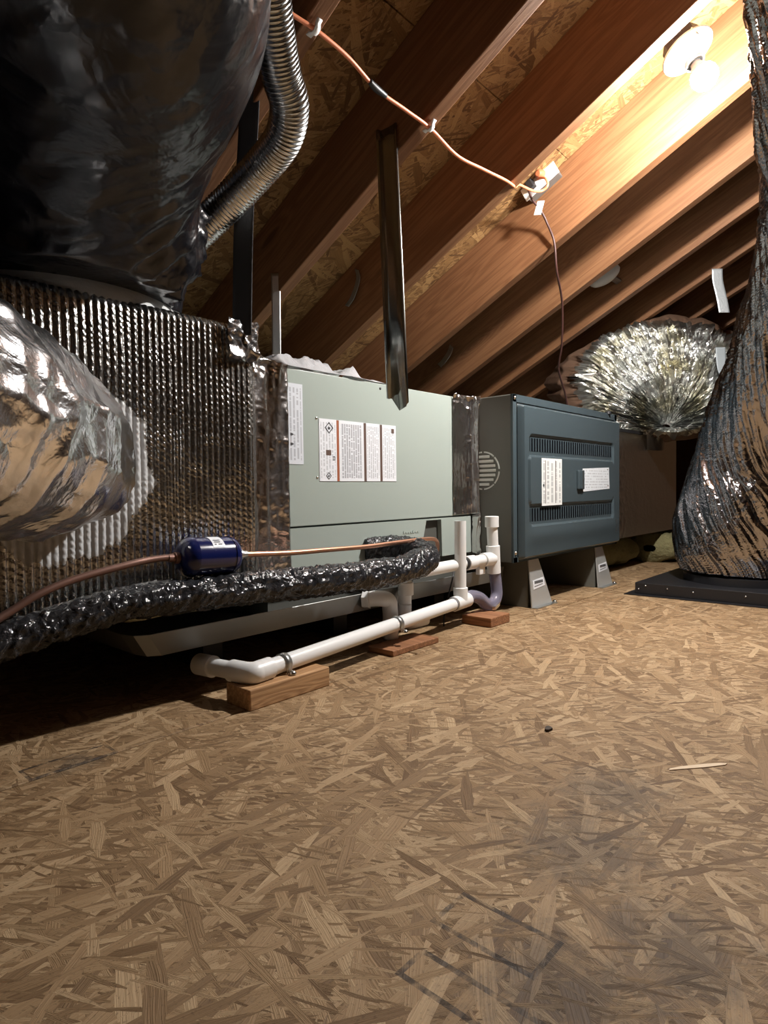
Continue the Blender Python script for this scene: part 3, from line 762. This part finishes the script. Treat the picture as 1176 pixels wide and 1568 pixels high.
# ------------------------------------------------------------------ gathered foil jacket of the far duct
gd = thing('gathered_flex_duct', 'far duct with a bright fan of gathered crumpled foil, above the dull foil box', 'duct', (3.2, 1.0, 0.66))
fwd = Vector((0.744, 0.667, 0.10)).normalized(); e1 = Vector((0.667, -0.745, 0.0)).normalized(); e2 = e1.cross(fwd).normalized()
if e2.z < 0: e2 = -e2
G0 = np.array((3.06, 0.955, 0.668))
nt, ns = 420, 110
t = np.linspace(0, 2*np.pi, nt, endpoint=True); s = np.linspace(0, 1, ns); TT, SS = np.meshgrid(t, s)
def prof(SS):
    rho = np.interp(SS, [0, 0.08, 0.30, 0.62, 0.80, 1.0], [0.06, 0.12, 0.55, 1.0, 1.24, 1.30])
    dep = np.interp(SS, [0, 0.08, 0.30, 0.62, 0.80, 1.0], [0.02, -0.01, -0.055, 0.02, 0.10, 0.26])
    return rho, dep
rho, dep = prof(SS)
pl_a = 0.045*np.clip(SS/0.15, 0, 1)*np.clip((0.80-SS)/0.25, 0, 1)
n1 = ridged(TT*21, SS*2.5, 0, 3)**1.5
n2 = ridged(TT*46, SS*7, 0, 5)
pleat = pl_a*(n1*0.9 + 0.55*n2 - 0.6 + 0.5*(vnoise(TT*60, SS*26, 0, 7)-0.5))
ja = 0.075*(vnoise(TT*11, 0, 0, 11)-0.5)*np.clip((SS-0.3)/0.3, 0, 1)
dep = dep - pleat
spk = (vnoise(TT*30, 0, 0, 19)-0.45)*0.20 + (vnoise(TT*75, 0, 0, 23)-0.5)*0.10
rr = rho + ja + spk*np.exp(-((SS-0.64)/0.07)**2)
dep = dep - 0.05*np.abs(spk)*np.exp(-((SS-0.62)/0.08)**2)
ax_, bz_ = 0.385, 0.240
cup = np.interp(SS, [0, 0.3, 0.62, 1.0], [0.0, 0.11, 0.222, 0.235])
P = (G0[None, None, :] + np.array(fwd)[None, None, :]*dep[..., None] + np.array(e1)[None, None, :]*(ax_*rr*np.cos(TT))[..., None]
     + np.array(e2)[None, None, :]*(cup + bz_*rr*np.sin(TT))[..., None])
over = np.clip(P[..., 2] + SL*P[..., 1] - 1.688, 0, None)/(1+SL*SL)
P[..., 2] -= over; P[..., 1] -= over*SL
P[..., 2] = np.where(P[..., 1] > 1.03, np.maximum(P[..., 2], 0.652), P[..., 2])
k1 = int(ns*0.70)
v, f = grid_mesh(P[:k1+1]); mesh_obj('gathered_end', v, f, m_bag, gd, smooth=60)
v, f = grid_mesh(P[k1:]); mesh_obj('jacket', v, f, m_bagback, gd, smooth=60)
pts_ = [tuple(P[int(ns*q), int(nt*d/360)] - np.array(fwd)*0.055) for q, d in ((0.27, 20), (0.33, 31), (0.40, 42), (0.46, 49), (0.52, 54))]
bag_strap = pts_
G().cyl((3.16, 1.10, 0.60), (3.14, 1.06, 0.72), 0.10, 0.07).build('collar', m_galv, gd, smooth=40)

# ------------------------------------------------------------------ right-hand duct on its black base
ba = thing('duct_base', 'low black sheet-metal floor box carrying the big silvery duct', 'duct', (2.6, 0.5, 0))
G().box(2.295, 2.90, 0.16, 0.828, 0.003, 0.044).build('box', m_platform, ba, bevel=0.002)
G().box(2.268, 2.93, 0.13, 0.858, 0.0, 0.0032).build('flange', m_platform, ba)
for y, z in ((0.815, 0.020), (0.79, 0.034), (0.715, 0.030), (0.63, 0.026), (0.47, 0.028)):
    G().lathe((2.295, y, z), (-1, 0, 0), [(-0.001, 0.0035), (0.001, 0.0035), (0.003, 0.0015)], 8).build('screw', m_screw, ba, smooth=50)
G().lathe((2.575, 0.53, 0.043), (0, 0, 1), [(0, 0.205), (0.028, 0.205)], 40).build('ring_collar', m_platform, ba, smooth=40)
path = [(2.575, 0.545, 0.074), (2.578, 0.543, 0.16), (2.576, 0.528, 0.304), (2.548, 0.490, 0.494), (2.44, 0.420, 0.71), (2.28, 0.322, 0.96), (2.09, 0.245, 1.14), (1.74, 0.190, 1.26), (1.52, 0.155, 1.30), (1.30, 0.12, 1.335)]
rad = [0.205, 0.226, 0.224, 0.198, 0.170, 0.152, 0.148, 0.148, 0.148, 0.15]
def twist(TH, SLn, Rr):
    q = TH*1.0 + SLn*2.6
    w1 = ridged(np.cos(q)*7.0+9, np.sin(q)*7.0+9, SLn*2.4, 3, 2)**2
    w2 = ridged(np.cos(q*1.0)*17+20, np.sin(q)*17+20, SLn*4.0, 9, 2)**3
    w3 = ridged(np.cos(q)*34+20, np.sin(q)*34+20, SLn*7.0, 15, 1)**2
    return 0.018*w1 + 0.012*w2 + 0.004*w3 + 0.014*fbm(np.cos(TH)*2+4, np.sin(TH)*2+4, SLn*5, 4) - 0.025
v, f = tube_arrays(path, rad, 320, 34, twist)
tag(mesh_obj('flexible_duct', v, f, m_metaljacket, None, smooth=180), 'big twisted silver-black plastic-wrapped duct rising from the black floor box', 'duct')

# ------------------------------------------------------------------ left silver duct into the plenum
path = [(0.412, 1.100, 0.442), (0.395, 1.055, 0.445), (0.345, 0.985, 0.460), (0.275, 0.925, 0.472), (0.14, 0.83, 0.508), (-0.08, 0.71, 0.57), (-0.35, 0.60, 0.63)]
rad = [0.104, 0.112, 0.126, 0.137, 0.142, 0.145, 0.145]
def under_roof(v, k=1.688):
    # the jacket is squashed where it presses against the rafters' undersides
    v = np.array(v); over = np.clip(v[:, 2] + SL*v[:, 1] - k, 0, None)/(1+SL*SL)
    v[:, 2] -= over; v[:, 1] -= over*SL
    return v
def soft(TH, SLn, Rr):
    w = ridged(np.cos(TH)*2.2+5, np.sin(TH)*2.2+5, SLn*9, 3, 2)**2
    fo = ridged(np.cos(TH)*1.1+9, np.sin(TH)*1.1+9, SLn*16, 6, 1)**3
    return 0.011*w + 0.006*fo - 0.008 + 0.016*(fbm(np.cos(TH)*1.5+3, np.sin(TH)*1.5+3, SLn*4, 5)-0.5)
v, f = tube_arrays(path, rad, 160, 34, soft)
tag(mesh_obj('flexible_duct', v, f, m_silver, None, smooth=180), 'shiny silver foil duct plugged into the front of the ribbed foil box', 'duct')

# ------------------------------------------------------------------ big black duct, upper left
path = [(0.515, 1.345, 0.826), (0.515, 1.338, 0.860), (0.495, 1.20, 0.915), (0.435, 0.99, 0.985), (0.385, 0.82, 1.06), (0.24, 0.66, 1.135), (0.0, 0.53, 1.195), (-0.30, 0.43, 1.24)]
rad = [0.200, 0.228, 0.214, 0.190, 0.214, 0.228, 0.226, 0.22]
def blackw(TH, SLn, Rr):
    w = ridged(np.cos(TH)*2.6+5, np.sin(TH)*2.6+5, SLn*17 + np.sin(TH)*1.5, 3, 2)**2
    zone = np.exp(-((SLn-0.20)/0.16)**2)
    return np.clip((SLn-0.012)/0.06, 0, 1)*(0.048*w*zone - 0.012*zone) + 0.005*w + 0.014*(fbm(np.cos(TH)*2+3, np.sin(TH)*2+3, SLn*5, 5)-0.5) - 0.008
v, f = tube_arrays(path, rad, 180, 34, blackw)
v = under_roof(v)
v[:, 2] = np.where(v[:, 1] > 0.93, np.maximum(v[:, 2], 0.768 + 0.5*np.clip(1.02-v[:, 1], 0, 1)), v[:, 2])
tag(mesh_obj('flexible_duct', v, f, m_blackduct, None, smooth=180), 'huge black plastic-jacketed duct standing on top of the ribbed foil box', 'duct')

# small bare flex duct behind it
path = [(0.60, 0.76, 1.165), (0.643, 0.80, 1.135), (0.691, 0.841, 1.104), (0.732, 0.868, 1.078), (0.755, 0.915, 1.047), (0.757, 0.985, 1.020), (0.735, 1.085, 0.965), (0.70, 1.19, 0.905), (0.66, 1.30, 0.85)]
v, f = tube_arrays(path, 0.033, 28, 46, lambda TH, SLn, Rr: 0.0022*np.sin(2*np.pi*SLn/0.0075 + TH))
tag(mesh_obj('flexible_duct', v, f, m_corr, None, smooth=180), 'thin bare corrugated metal flex duct bending behind the huge black duct', 'duct')

# ------------------------------------------------------------------ straps hanging from the rafters
def ribbon(name, pts, wdir, width, th, mat, label=None, cat='strap', parent=None, ns=8, vee=0.0):
    C_ = catmull(pts, ns); wd = np.array(Vector(wdir).normalized())
    T = np.gradient(C_, axis=0); T /= np.linalg.norm(T, axis=1)[:, None]
    Nn = np.cross(T, wd[None, :]); Nn /= np.linalg.norm(Nn, axis=1)[:, None]
    us = np.linspace(-1, 1, 7)
    P = np.stack([C_ + wd*width/2*u + Nn*vee*(abs(u)-0.5) for u in us], 1)
    v, f = grid_mesh(P); o = mesh_obj(name, v, f, mat, parent, smooth=40)
    m = o.modifiers.new('solid', 'SOLIDIFY'); m.thickness = th; m.offset = 0
    if label: tag(o, label, cat)
    return o
# long dark steel strap in front of the coil cabinet (channel section, cut to a point)
prof_ = [(-0.028, 0.0), (-0.028, -0.010), (-0.0230, -0.010), (-0.0215, -0.001), (0.0, 0.001), (0.0215, -0.001), (0.0245, -0.003), (0.028, 0.0)]
rowsz = [(1.275, 0), (1.24, 0), (1.0, 0), (0.80, 0), (0.605, 1)]
P = []
for z, e in rowsz:
    row = []
    for y, x in prof_:
        zz = z if not e else z - 0.040*np.clip(1-abs((y-0.008))/0.03, 0, 1)
        lean = (1.27 - z)
        row.append((1.162 + x - 0.110*lean, 1.012 - y - 0.132*lean, zz))
    P.append(row)
v, f = grid_mesh(np.array(P))
o = mesh_obj('metal_strap', v, f, m_strapdark, None, smooth=30); m = o.modifiers.new('solid', 'SOLIDIFY'); m.thickness = 0.0014
tag(o, 'long dark steel strap hanging in front of grey-green cabinet, cut to a point', 'strap')
ribbon('webbing_strap', [(0.780, 1.045, 1.215), (0.781, 1.05, 1.17), (0.779, 1.075, 0.95), (0.776, 1.083, 0.76), (0.776, 1.086, 0.72)], (0.667, -0.745, 0), 0.040, 0.0016, m_blackstrap, 'black flat strap from a rafter down to the corner of the ribbed foil box')
ribbon('hanger_strap', [(1.160, 1.452, 1.03), (1.160, 1.452, 0.96), (1.158, 1.452, 0.80), (1.158, 1.452, 0.690)], (0.667, -0.745, 0), 0.026, 0.0012, m_galv, 'narrow bright steel strap rising from the grey-green cabinet top behind plastic film')
ribbon('hanger_strap', [(3.012, 0.735, 1.335), (3.012, 0.732, 1.28), (3.010, 0.715, 1.20), (3.008, 0.705, 1.14)], (0.667, -0.745, 0), 0.046, 0.002, m_dullfoil, 'foil-covered strap hanging from a far rafter to the gathered foil duct')
ribbon('strap_offcut', [(1.549, 1.498, 1.150), (1.545, 1.489, 1.112), (1.544, 1.515, 1.060), (1.548, 1.548, 1.036)], (0, 0.75, 0.35), 0.020, 0.0012, m_galvdull, 'curled grey strap end nailed to a dark rafter left of the long steel strap')
ribbon('strap_offcut', [(2.338, 1.668, 1.045), (2.330, 1.675, 1.015), (2.326, 1.70, 0.985), (2.334, 1.735, 0.965)], (0, 0.6, 0.6), 0.026, 0.0012, m_galv, 'curled bright strap end nailed to a rafter right of the long steel strap')

ribbon('strap_tail', bag_strap, (0.667, -0.745, 0), 0.045, 0.002, m_greystrap, 'grey foil strap lying across the bright fan of crumpled foil')
# ------------------------------------------------------------------ refrigerant lines
path = [(1.20, 1.148, 0.238), (1.255, 1.128, 0.238), (1.295, 1.085, 0.232), (1.298, 1.030, 0.222), (1.27, 0.998, 0.212), (1.21, 0.990, 0.204), (1.12, 0.990, 0.196), (0.93, 1.005, 0.197), (0.77, 1.018, 0.203), (0.62, 1.028, 0.205), (0.49, 1.035, 0.206), (0.385, 1.036, 0.192), (0.31, 1.036, 0.178), (0.22, 1.038, 0.158), (0.10, 1.045, 0.13)]
rad = [0.026, 0.030, 0.033, 0.034, 0.034, 0.034, 0.033, 0.033, 0.031, 0.030, 0.028, 0.027, 0.026, 0.026, 0.026]
def wrap(TH, SLn, Rr):
    q = TH + SLn*26
    b = ridged(SLn*30 + TH*0.9, np.cos(TH)*1.5+3, np.sin(TH)*1.5+3, 3, 2)**2
    n = ridged(np.cos(q)*2+6, np.sin(q)*2+6, SLn*40, 8, 2)**2
    return 0.007*b + 0.006*n - 0.006
v, f = tube_arrays(path, rad, 60, 46, wrap)
sl_line = mesh_obj('insulated_pipe', v, f, m_wrap, None, smooth=180)
tag(sl_line, 'thick refrigerant pipe wrapped in crinkled shiny black plastic, along the cabinet foot', 'pipe')
cp = G().tube([(0.722, 1.040, 0.2700), (0.85, 1.042, 0.262), (0.97, 1.045, 0.259), (1.10, 1.047, 0.256), (1.20, 1.050, 0.257), (1.335, 1.052, 0.258), (1.395, 1.058, 0.252), (1.432, 1.078, 0.228), (1.447, 1.10, 0.203), (1.452, 1.145, 0.195)], 0.0056, 14, 8).build('copper_pipe', m_copper, None, smooth=180)
tag(cp, 'thin bare copper pipe from the blue filter to the cabinet access notch', 'pipe')
cp = G().tube([(0.590, 1.040, 0.278), (0.54, 1.040, 0.277), (0.497, 1.035, 0.273), (0.41, 1.033, 0.259), (0.352, 1.030, 0.242), (0.306, 1.028, 0.219), (0.24, 1.02, 0.19), (0.10, 1.0, 0.14)], 0.0062, 14, 8).build('copper_pipe', m_copperdull, None, smooth=180)
tag(cp, 'dull dark pipe curving left and down from the blue filter', 'pipe')
# filter drier
A_ = Vector((0.592, 1.040, 0.2755)); B_ = Vector((0.722, 1.040, 0.2695)); ax = (B_-A_).normalized()
fd = thing('filter_drier', 'blue metal filter canister with a small white label on its copper pipe', 'filter', (0.657, 1.04, 0.235))
L = (B_-A_).length
G().lathe(A_, ax, [(0.0, 0.012), (0.004, 0.024), (0.012, 0.0335), (0.020, 0.0372), (0.026, 0.038), (0.0262, 0.0365), (0.104, 0.0365), (0.1042, 0.038), (0.110, 0.0372), (0.118, 0.033), (0.126, 0.022), (0.130, 0.012)], 40).build('body', m_blue, fd, smooth=40)
for p, s_ in ((A_, -1), (B_, 1)):
    G().lathe(p - ax*s_*0.004, ax*s_, [(0, 0.011), (0.012, 0.011), (0.013, 0.008), (0.024, 0.0078)], 14).build('fitting', m_copperdull if s_ < 0 else m_galv, fd, smooth=40)
    q = p + ax*s_*0.012
    G().obox(q - Vector((0, 0, 0.022)), (0.0022, 0, 0), (0, 0.004, 0), (0, 0, 0.022)).build('bracket', m_black, fd)
# label wrapped on top
m_, n_ = 14, 6
P = []
up = Vector((0, 0, 1)); side = ax.cross(up).normalized(); up = side.cross(ax).normalized()
for i in range(m_):
    th = R(-38 + 96*i/(m_-1)); row = []
    for j in range(n_):
        d = 0.055 + 0.026*j/(n_-1)
        row.append(A_ + ax*d + (up*math.cos(th) + side*math.sin(th))*0.0371)
    P.append(row)
sidefix = side
v, f = grid_mesh(np.array([[tuple(q) for q in r] for r in P])); fl = mesh_obj('label', v, f, m_paper, fd, smooth=180)
g = G()
for (t0, d0, d1) in ((30, 0.060, 0.074), (38, 0.060, 0.073), (47, 0.059, 0.063), (47, 0.067, 0.075)):
    for k in range(3):
        pass
    ca = R(t0); pos = lambda d, a: A_ + ax*d + (up*math.cos(a) + side*math.sin(a))*0.0374
    g.add([pos(d0, ca), pos(d1, ca), pos(d1, ca+R(4)), pos(d0, ca+R(4))], [(0, 1, 2, 3)])
g.build('label_print', m_ink, fl)

# ------------------------------------------------------------------ drip pan
pan = thing('drip_pan', 'long galvanised drip pan under the grey-green cabinet', 'pan', (1.15, 1.4, 0.09))
px0, px1, py0, py1, pz0, pz1 = 0.548, 1.79, 1.082, 1.78, 0.090, 0.136
g = G()
out = [(px0+0.030, py0), (px1, py0), (px1, py1), (px0, py1), (px0, py0+0.05), (px0+0.008, py0+0.014)]
nO = len(out)
cxp, cyp = (px0+px1)/2, (py0+py1)/2
def off(p, d): return (p[0] + (d if p[0] < cxp else -d), p[1] + (d if p[1] < cyp else -d))
def flare(p, d): return (p[0] - (d if p[0] < px0+0.1 else 0), p[1] - (d*0.3 if p[1] < py0+0.06 else 0))
ring = []
ring += [(x, y, pz0) for x, y in out]
ring += [flare((x, y), 0.030)+(pz1,) for x, y in out]
ring += [off(flare((x, y), 0.030), 0.003)+(pz1,) for x, y in out]
ring += [off((x, y), 0.003)+(pz0+0.002,) for x, y in out]
fs = []
for k in range(3):
    for i in range(nO):
        j = (i+1) % nO; fs.append((k*nO+i, k*nO+j, (k+1)*nO+j, (k+1)*nO+i))
fs.append(tuple(range(nO))[::-1]); fs.append(tuple(3*nO+i for i in range(nO)))
g.add(ring, fs); g.build('tray', m_galvdull, pan, bevel=0.001, seg=1)
for x in (0.75, 1.15, 1.60):
    G().box(x, x+0.05, 1.22, 1.70, 0.0, 0.0902).build('support_block', m_black, pan)

# ------------------------------------------------------------------ pipes: white PVC
PR = 0.0167
dr = thing('drain_pipe', 'long white plastic drain pipe lying low across two wood blocks, open standpipe beside', 'pipe', (1.1, 0.99, 0.04))
a = Vector((0.712, 0.952, 0.0565)); b = Vector((1.492, 1.022, 0.0715))
dax = (b-a).normalized()
def socket(g, p, d, ln, r=PR, ex=0.0042, n=24):
    d = Vector(d).normalized()
    return g.lathe(Vector(p), d, [(0, r+ex*0.6), (0.001, r+ex), (ln-0.001, r+ex), (ln, r+ex*0.6)], n)
G().cyl(a, b, PR, n=28).build('floor_pipe', m_pvc, dr, smooth=40)
# left elbow and the run that dives into the dark
e_ = a - dax*0.030
d2 = Vector((-0.12, 0.99, -0.02)).normalized()
g = G().tube([a + dax*0.005, a - dax*0.012, e_ + d2*0.002 + dax*0.006, e_ + d2*0.020, e_ + d2*0.045], PR+0.0042, 24, 8)
socket(g, a - dax*0.012, dax, 0.030); socket(g, e_ + d2*0.022, d2, 0.030)
g.build('elbow', m_pvc, dr, smooth=50)
G().cyl(e_ + d2*0.03, e_ + d2*0.135, PR, n=24).build('stub_pipe', m_pvc, dr, smooth=40)
g = socket(G(), e_ + d2*0.105, d2, 0.045, ex=0.0045); g.build('end_socket', m_pvc, dr, smooth=50)
# tee with the open standpipe
tee = b - dax*0.032
g = G(); socket(g, b - dax*0.072, dax, 0.080); socket(g, tee + Vector((0, 0, 0.006)), (0, 0, 1), 0.036); g.build('tee', m_pvc, dr, smooth=50)
G().lathe(b - dax*0.076, dax, [(0, PR+0.0015), (0.004, PR+0.0015)], 24).build('cement_ring', m_pvcring, dr)
G().pipe(tee + Vector((0, 0, 0.028)), tee + Vector((0.002, 0, 0.232)), PR, PR-0.003).build('standpipe', m_pvc, dr, smooth=40)
def pipe_clip(p, par):
    g = G()
    n = 10; P = []
    side = Vector((0, 0, 1)).cross(dax).normalized()
    pts = [p + dax*0 + (side*math.cos(R(200-220*i/n))*(PR+0.0015) + Vector((0, 0, 1))*math.sin(R(200-220*i/n))*(PR+0.0015)) for i in range(n+1)]
    zf = p.z - PR - 0.0005
    pts = [pts[0] + Vector((0, 0, -PR*0.6))] + pts + [pts[-1] + Vector((0, 0, -PR*0.6))]
    for q in (-0.007, 0.007):
        P.append([tuple(x + dax*q) for x in pts])
    v, f = grid_mesh(np.array(P)); o = mesh_obj('pipe_clip', v, f, m_galv, par, smooth=60); m = o.modifiers.new('solid', 'SOLIDIFY'); m.thickness = 0.0016
    q = Vector(pts[-1]); sd = (q - p); sd.z = 0; sd.normalize()
    if sd.y > 0: sd = -sd
    G().lathe(Vector((p.x, p.y, zf)) + sd*(PR+0.010), (0, 0, 1), [(0, 0.007), (0.003, 0.007), (0.007, 0.003)], 12).build('clip_screw', m_screw, o, smooth=50)
pipe_clip(a + dax*0.052, dr)
pipe_clip(a + dax*0.435, dr)

# trap + upper tee
tr = thing('drain_trap', 'clear purple-tinted drain trap with a white capped vent tee, by the furnace', 'pipe', (1.62, 1.02, 0.03))
ut = Vector((1.628, 1.018, 0.180))
G().tube([b + dax*0.004, b + dax*0.03 + Vector((0, 0, 0.006)), Vector((1.560, 1.020, 0.068)), Vector((1.590, 1.014, 0.046)), Vector((1.618, 1.010, 0.045)), Vector((1.642, 1.012, 0.066)), Vector((1.646, 1.016, 0.100)), Vector((1.640, 1.018, 0.142))], PR+0.0015, 22, 8).build('clear_trap', m_purple, tr, smooth=180)
G().obox((1.606, 0.992, 0.040), (0.016, 0.002, 0.004), (0, 0.006, 0), (0, 0, 0.005)).build('tie_strap', m_screw, tr)
g = G(); socket(g, ut + Vector((0.010, 0, -0.046)), (-0.06, 0, 1), 0.086); socket(g, ut + Vector((0.0, 0.0, 0)), (-1, 0.04, 0), 0.050); g.build('tee', m_pvc, tr, smooth=50)
G().cyl(ut + Vector((0.006, 0, 0.03)), ut + Vector((0.0, 0, 0.112)), PR, n=24).build('vent_pipe', m_pvc, tr, smooth=40)
g = socket(G(), ut + Vector((0.0, 0, 0.096)), (0, 0, 1), 0.034); g.build('vent_cap', m_pvc, tr, smooth=50)
G().cyl(ut + Vector((-0.04, 0.002, 0)), (1.492, 1.026, 0.178), PR, n=24).build('side_pipe', m_pvc, tr, smooth=40)
g = socket(G(), (1.535, 1.023, 0.178), (-1, 0.04, 0), 0.040); g.build('coupling', m_pvc, tr, smooth=50)
G().lathe((1.496, 1.026, 0.178), (-1, 0.04, 0), [(0, PR+0.003), (0.010, PR+0.003)], 24).build('black_gasket', m_black, tr)
G().cyl((1.492, 1.026, 0.178), (1.19, 1.055, 0.168), PR, n=24).build('lower_run', m_pvc, tr, smooth=40)
G().box(1.555, 1.585, 1.015, 1.03, 0.138, 0.165).build('hanging_clip', m_pvc, tr, bevel=0.002)

# secondary drain dropping from the run and the pan's own drain
v2 = thing('secondary_drain', 'white vertical drain pipe dropping from under the black wrapped pipe', 'pipe', (1.25, 1.05, 0.04))
G().cyl((1.252, 1.050, 0.165), (1.250, 1.052, 0.075), PR*1.05, n=24).build('vertical_pipe', m_pvc, v2, smooth=40)
g = socket(G(), (1.253, 1.050, 0.150), (0, 0, -1), 0.034); g.build('coupling', m_pvc, v2, smooth=50)
g = G().tube([(1.250, 1.052, 0.094), (1.250, 1.052, 0.062), (1.262, 1.050, 0.044), (1.290, 1.045, 0.042), (1.322, 1.040, 0.044)], PR+0.002, 22, 6); g.build('elbow', m_pvc, v2, smooth=180)
pd = thing('pan_drain', 'white elbow fitting draining the front of the galvanised drip pan', 'pipe', (1.15, 1.05, 0.04))
g = socket(G(), (1.120, 1.078, 0.121), (0.5, -1, 0), 0.018, ex=0.008, n=6); g.build('nut', m_pvc, pd)
G().tube([(1.125, 1.070, 0.121), (1.150, 1.052, 0.121), (1.178, 1.046, 0.112), (1.185, 1.046, 0.086), (1.186, 1.046, 0.050), (1.186, 1.046, 0.012)], PR+0.0035, 22, 6).build('elbow', m_pvc, pd, smooth=180)

# thin dark wire by the standpipe
w_ = G().tube([(1.545, 1.10, 0.17), (1.50, 1.072, 0.14), (1.46, 1.06, 0.09), (1.43, 1.055, 0.03), (1.42, 1.05, 0.003)], 0.0022, 8, 6).build('thin_wire', m_black, None, smooth=180)
tag(w_, 'thin black wire hanging behind the white standpipe to the floor', 'wire')

# ------------------------------------------------------------------ wood blocks
def block(x0, x1, y0, y1, h, mat, label, rz=0.0):
    o = G().box(x0, x1, y0, y1, 0, h).build('wood_block', mat, None, bevel=0.0022)
    return tag(o, label, 'wood block')
block(0.655, 0.850, 0.916, 0.990, 0.0385, m_block, 'pale wood block under the left end of the white floor pipe')
block(1.495, 1.598, 0.940, 1.040, 0.027, m_block_red, 'reddish wood block under the clear purple trap')
block(1.09, 1.27, 0.955, 1.035, 0.0145, m_block_red, 'thin dark wood scrap under the middle of the white floor pipe')

# small litter on the floor
def chip(cx_, cy_, L, W, H, rz, mat, name, label, seed):
    rnd = random.Random(seed); n = 9
    poly = []
    for i in range(n):
        t = 2*math.pi*i/n; k = 0.75 + 0.4*rnd.random()
        poly.append((L*math.cos(t)*k, W*math.sin(t)*k))
    c_, s_ = math.cos(R(rz)), math.sin(R(rz))
    o = G().prism(poly, lambda p, a: (cx_ + p[0]*c_ - p[1]*s_, cy_ + p[0]*s_ + p[1]*c_, a), 0.0, H).build(name, mat)
    tag(o, label, 'wood chip')
chip(0.918, 0.470, 0.010, 0.006, 0.004, 20, m_chip, 'wood_chip', 'tiny dark chip lying on the open floor', 3)
chip(0.93, 0.247, 0.045, 0.005, 0.0012, -38, m_palechip, 'wood_splinter', 'long pale splinter lying on the floor, right foreground', 5)

# ------------------------------------------------------------------ extension cord, outlet, cord to the furnace
path = [(0.45, 0.76, 1.285), (0.60, 0.83, 1.27), (0.717, 0.878, 1.255), (0.812, 0.878, 1.253), (0.90, 0.885, 1.252), (1.00, 0.900, 1.243), (1.10, 0.902, 1.243), (1.190, 0.903, 1.241), (1.314, 0.915, 1.231), (1.422, 0.907, 1.234), (1.523, 0.900, 1.239), (1.60, 0.915, 1.254), (1.75, 0.986, 1.335), (1.84, 0.990, 1.350), (1.883, 0.979, 1.360), (1.890, 0.962, 1.374), (1.893, 0.970, 1.400), (1.900, 0.992, 1.413), (1.908, 1.006, 1.417)]
o = G().tube(path, 0.0042, 12, 8).build('extension_cord', m_cord, None, smooth=180)
G().tube([(0.972, 0.8955, 1.2455), (0.99, 0.899, 1.244), (1.01, 0.9005, 1.243), (1.03, 0.901, 1.243)], [0.0052, 0.0072, 0.0070, 0.0050], 10, 4).build('dark_sleeve', m_black, o, smooth=180)
tag(o, 'orange extension cord strung under the rafters to the white outlet box', 'cord')
def clip(x, y, lab):
    z = yz(KB, y)
    n = 12
    d = Vector((1, 0, 0)); sd = DWN
    pts = [Vector((x, y, z)) - NRM*-0.0 + sd*0.0165]
    c0 = Vector((x, y, z))
    pl_ = [c0 + sd*0.018 + NRM*0.001, c0 + sd*0.010 + NRM*0.003, c0 + sd*0.006 + NRM*0.010, c0 + NRM*0.0125, c0 - sd*0.006 + NRM*0.010, c0 - sd*0.010 + NRM*0.003, c0 - sd*0.018 + NRM*0.001]
    P = [[tuple(p + d*q) for p in pl_] for q in (-0.006, 0.006)]
    v, f = grid_mesh(np.array(P)); o = mesh_obj('cable_clip', v, f, m_white, None, smooth=60); m = o.modifiers.new('solid', 'SOLIDIFY'); m.thickness = 0.002
    tag(o, lab, 'clip', 'white cable clips on the rafters')
clip(0.806, 0.881, 'white cable clip holding the orange cord near the huge black duct')
clip(1.186, 0.904, 'white cable clip holding the orange cord above the long steel strap')
# outlet box on the lit rafter
oc = Vector((1.935, 1.012, 1.4235)); ru = Vector((0, 1, -SL)).normalized(); rv_ = Vector((0, SL, 1)).normalized()
ob = thing('outlet_box', 'white outlet box with plugged-in cords on the lit rafter', 'outlet', oc)
G().obox(oc + Vector((0.010, 0, 0)), (0.020, 0, 0), ru*0.060, rv_*0.030).build('box', m_galvdull, ob, bevel=0.002)
G().obox(oc + Vector((-0.0125, 0, 0)), (0.0025, 0, 0), ru*0.066, rv_*0.035).build('cover_plate', m_white, ob, bevel=0.0015)
for q in (-0.018, 0.022):
    G().lathe(oc + Vector((-0.0155, 0, 0)) + ru*q, (-1, 0, 0), [(0, 0.0165), (0.0015, 0.0165), (0.002, 0.015)], 20).build('receptacle', m_offwhite, ob, smooth=50)
G().lathe(oc + Vector((-0.017, 0, 0)) - ru*0.018, (-1, 0, -0.25), [(0, 0.014), (0.022, 0.014), (0.030, 0.008)], 14).build('orange_plug', m_plug, ob, smooth=40)
G().obox(oc + Vector((-0.028, 0, -0.008)) + ru*0.022, (0.012, 0, 0.002), ru*0.012, rv_*0.016).build('black_plug', m_black, ob, bevel=0.003)
G().obox(oc + Vector((-0.014, 0, -0.004)) + ru*0.052, (0.006, 0, 0), ru*0.012, rv_*0.022).build('adapter', m_white, ob, bevel=0.002)
path = [(1.900, 1.035, 1.385), (1.903, 1.025, 1.355), (1.918, 1.008, 1.325), (1.930, 0.999, 1.305), (1.944, 0.990, 1.275), (1.955, 0.972, 1.215), (1.985, 0.978, 1.13), (2.08, 1.005, 1.05), (2.16, 1.045, 0.925), (2.215, 1.085, 0.845), (2.31, 1.105, 0.765), (2.36, 1.115, 0.700), (2.38, 1.13, 0.689)]
pc = thing('power_cord', 'thin brown power cord with white tag, from outlet box down behind furnace', 'cord', (1.92, 1.0, 1.3))
G().tube(path, 0.0038, 12, 8).build('cord', m_cordbrown, pc, smooth=180)
lb = Vector((1.911, 1.003, 1.322))
G().obox(lb, (0.0008, 0.0, 0.0), Vector((0, 0.0125, 0.003)), Vector((0, -0.007, 0.021))).build('white_tag', m_white, pc)
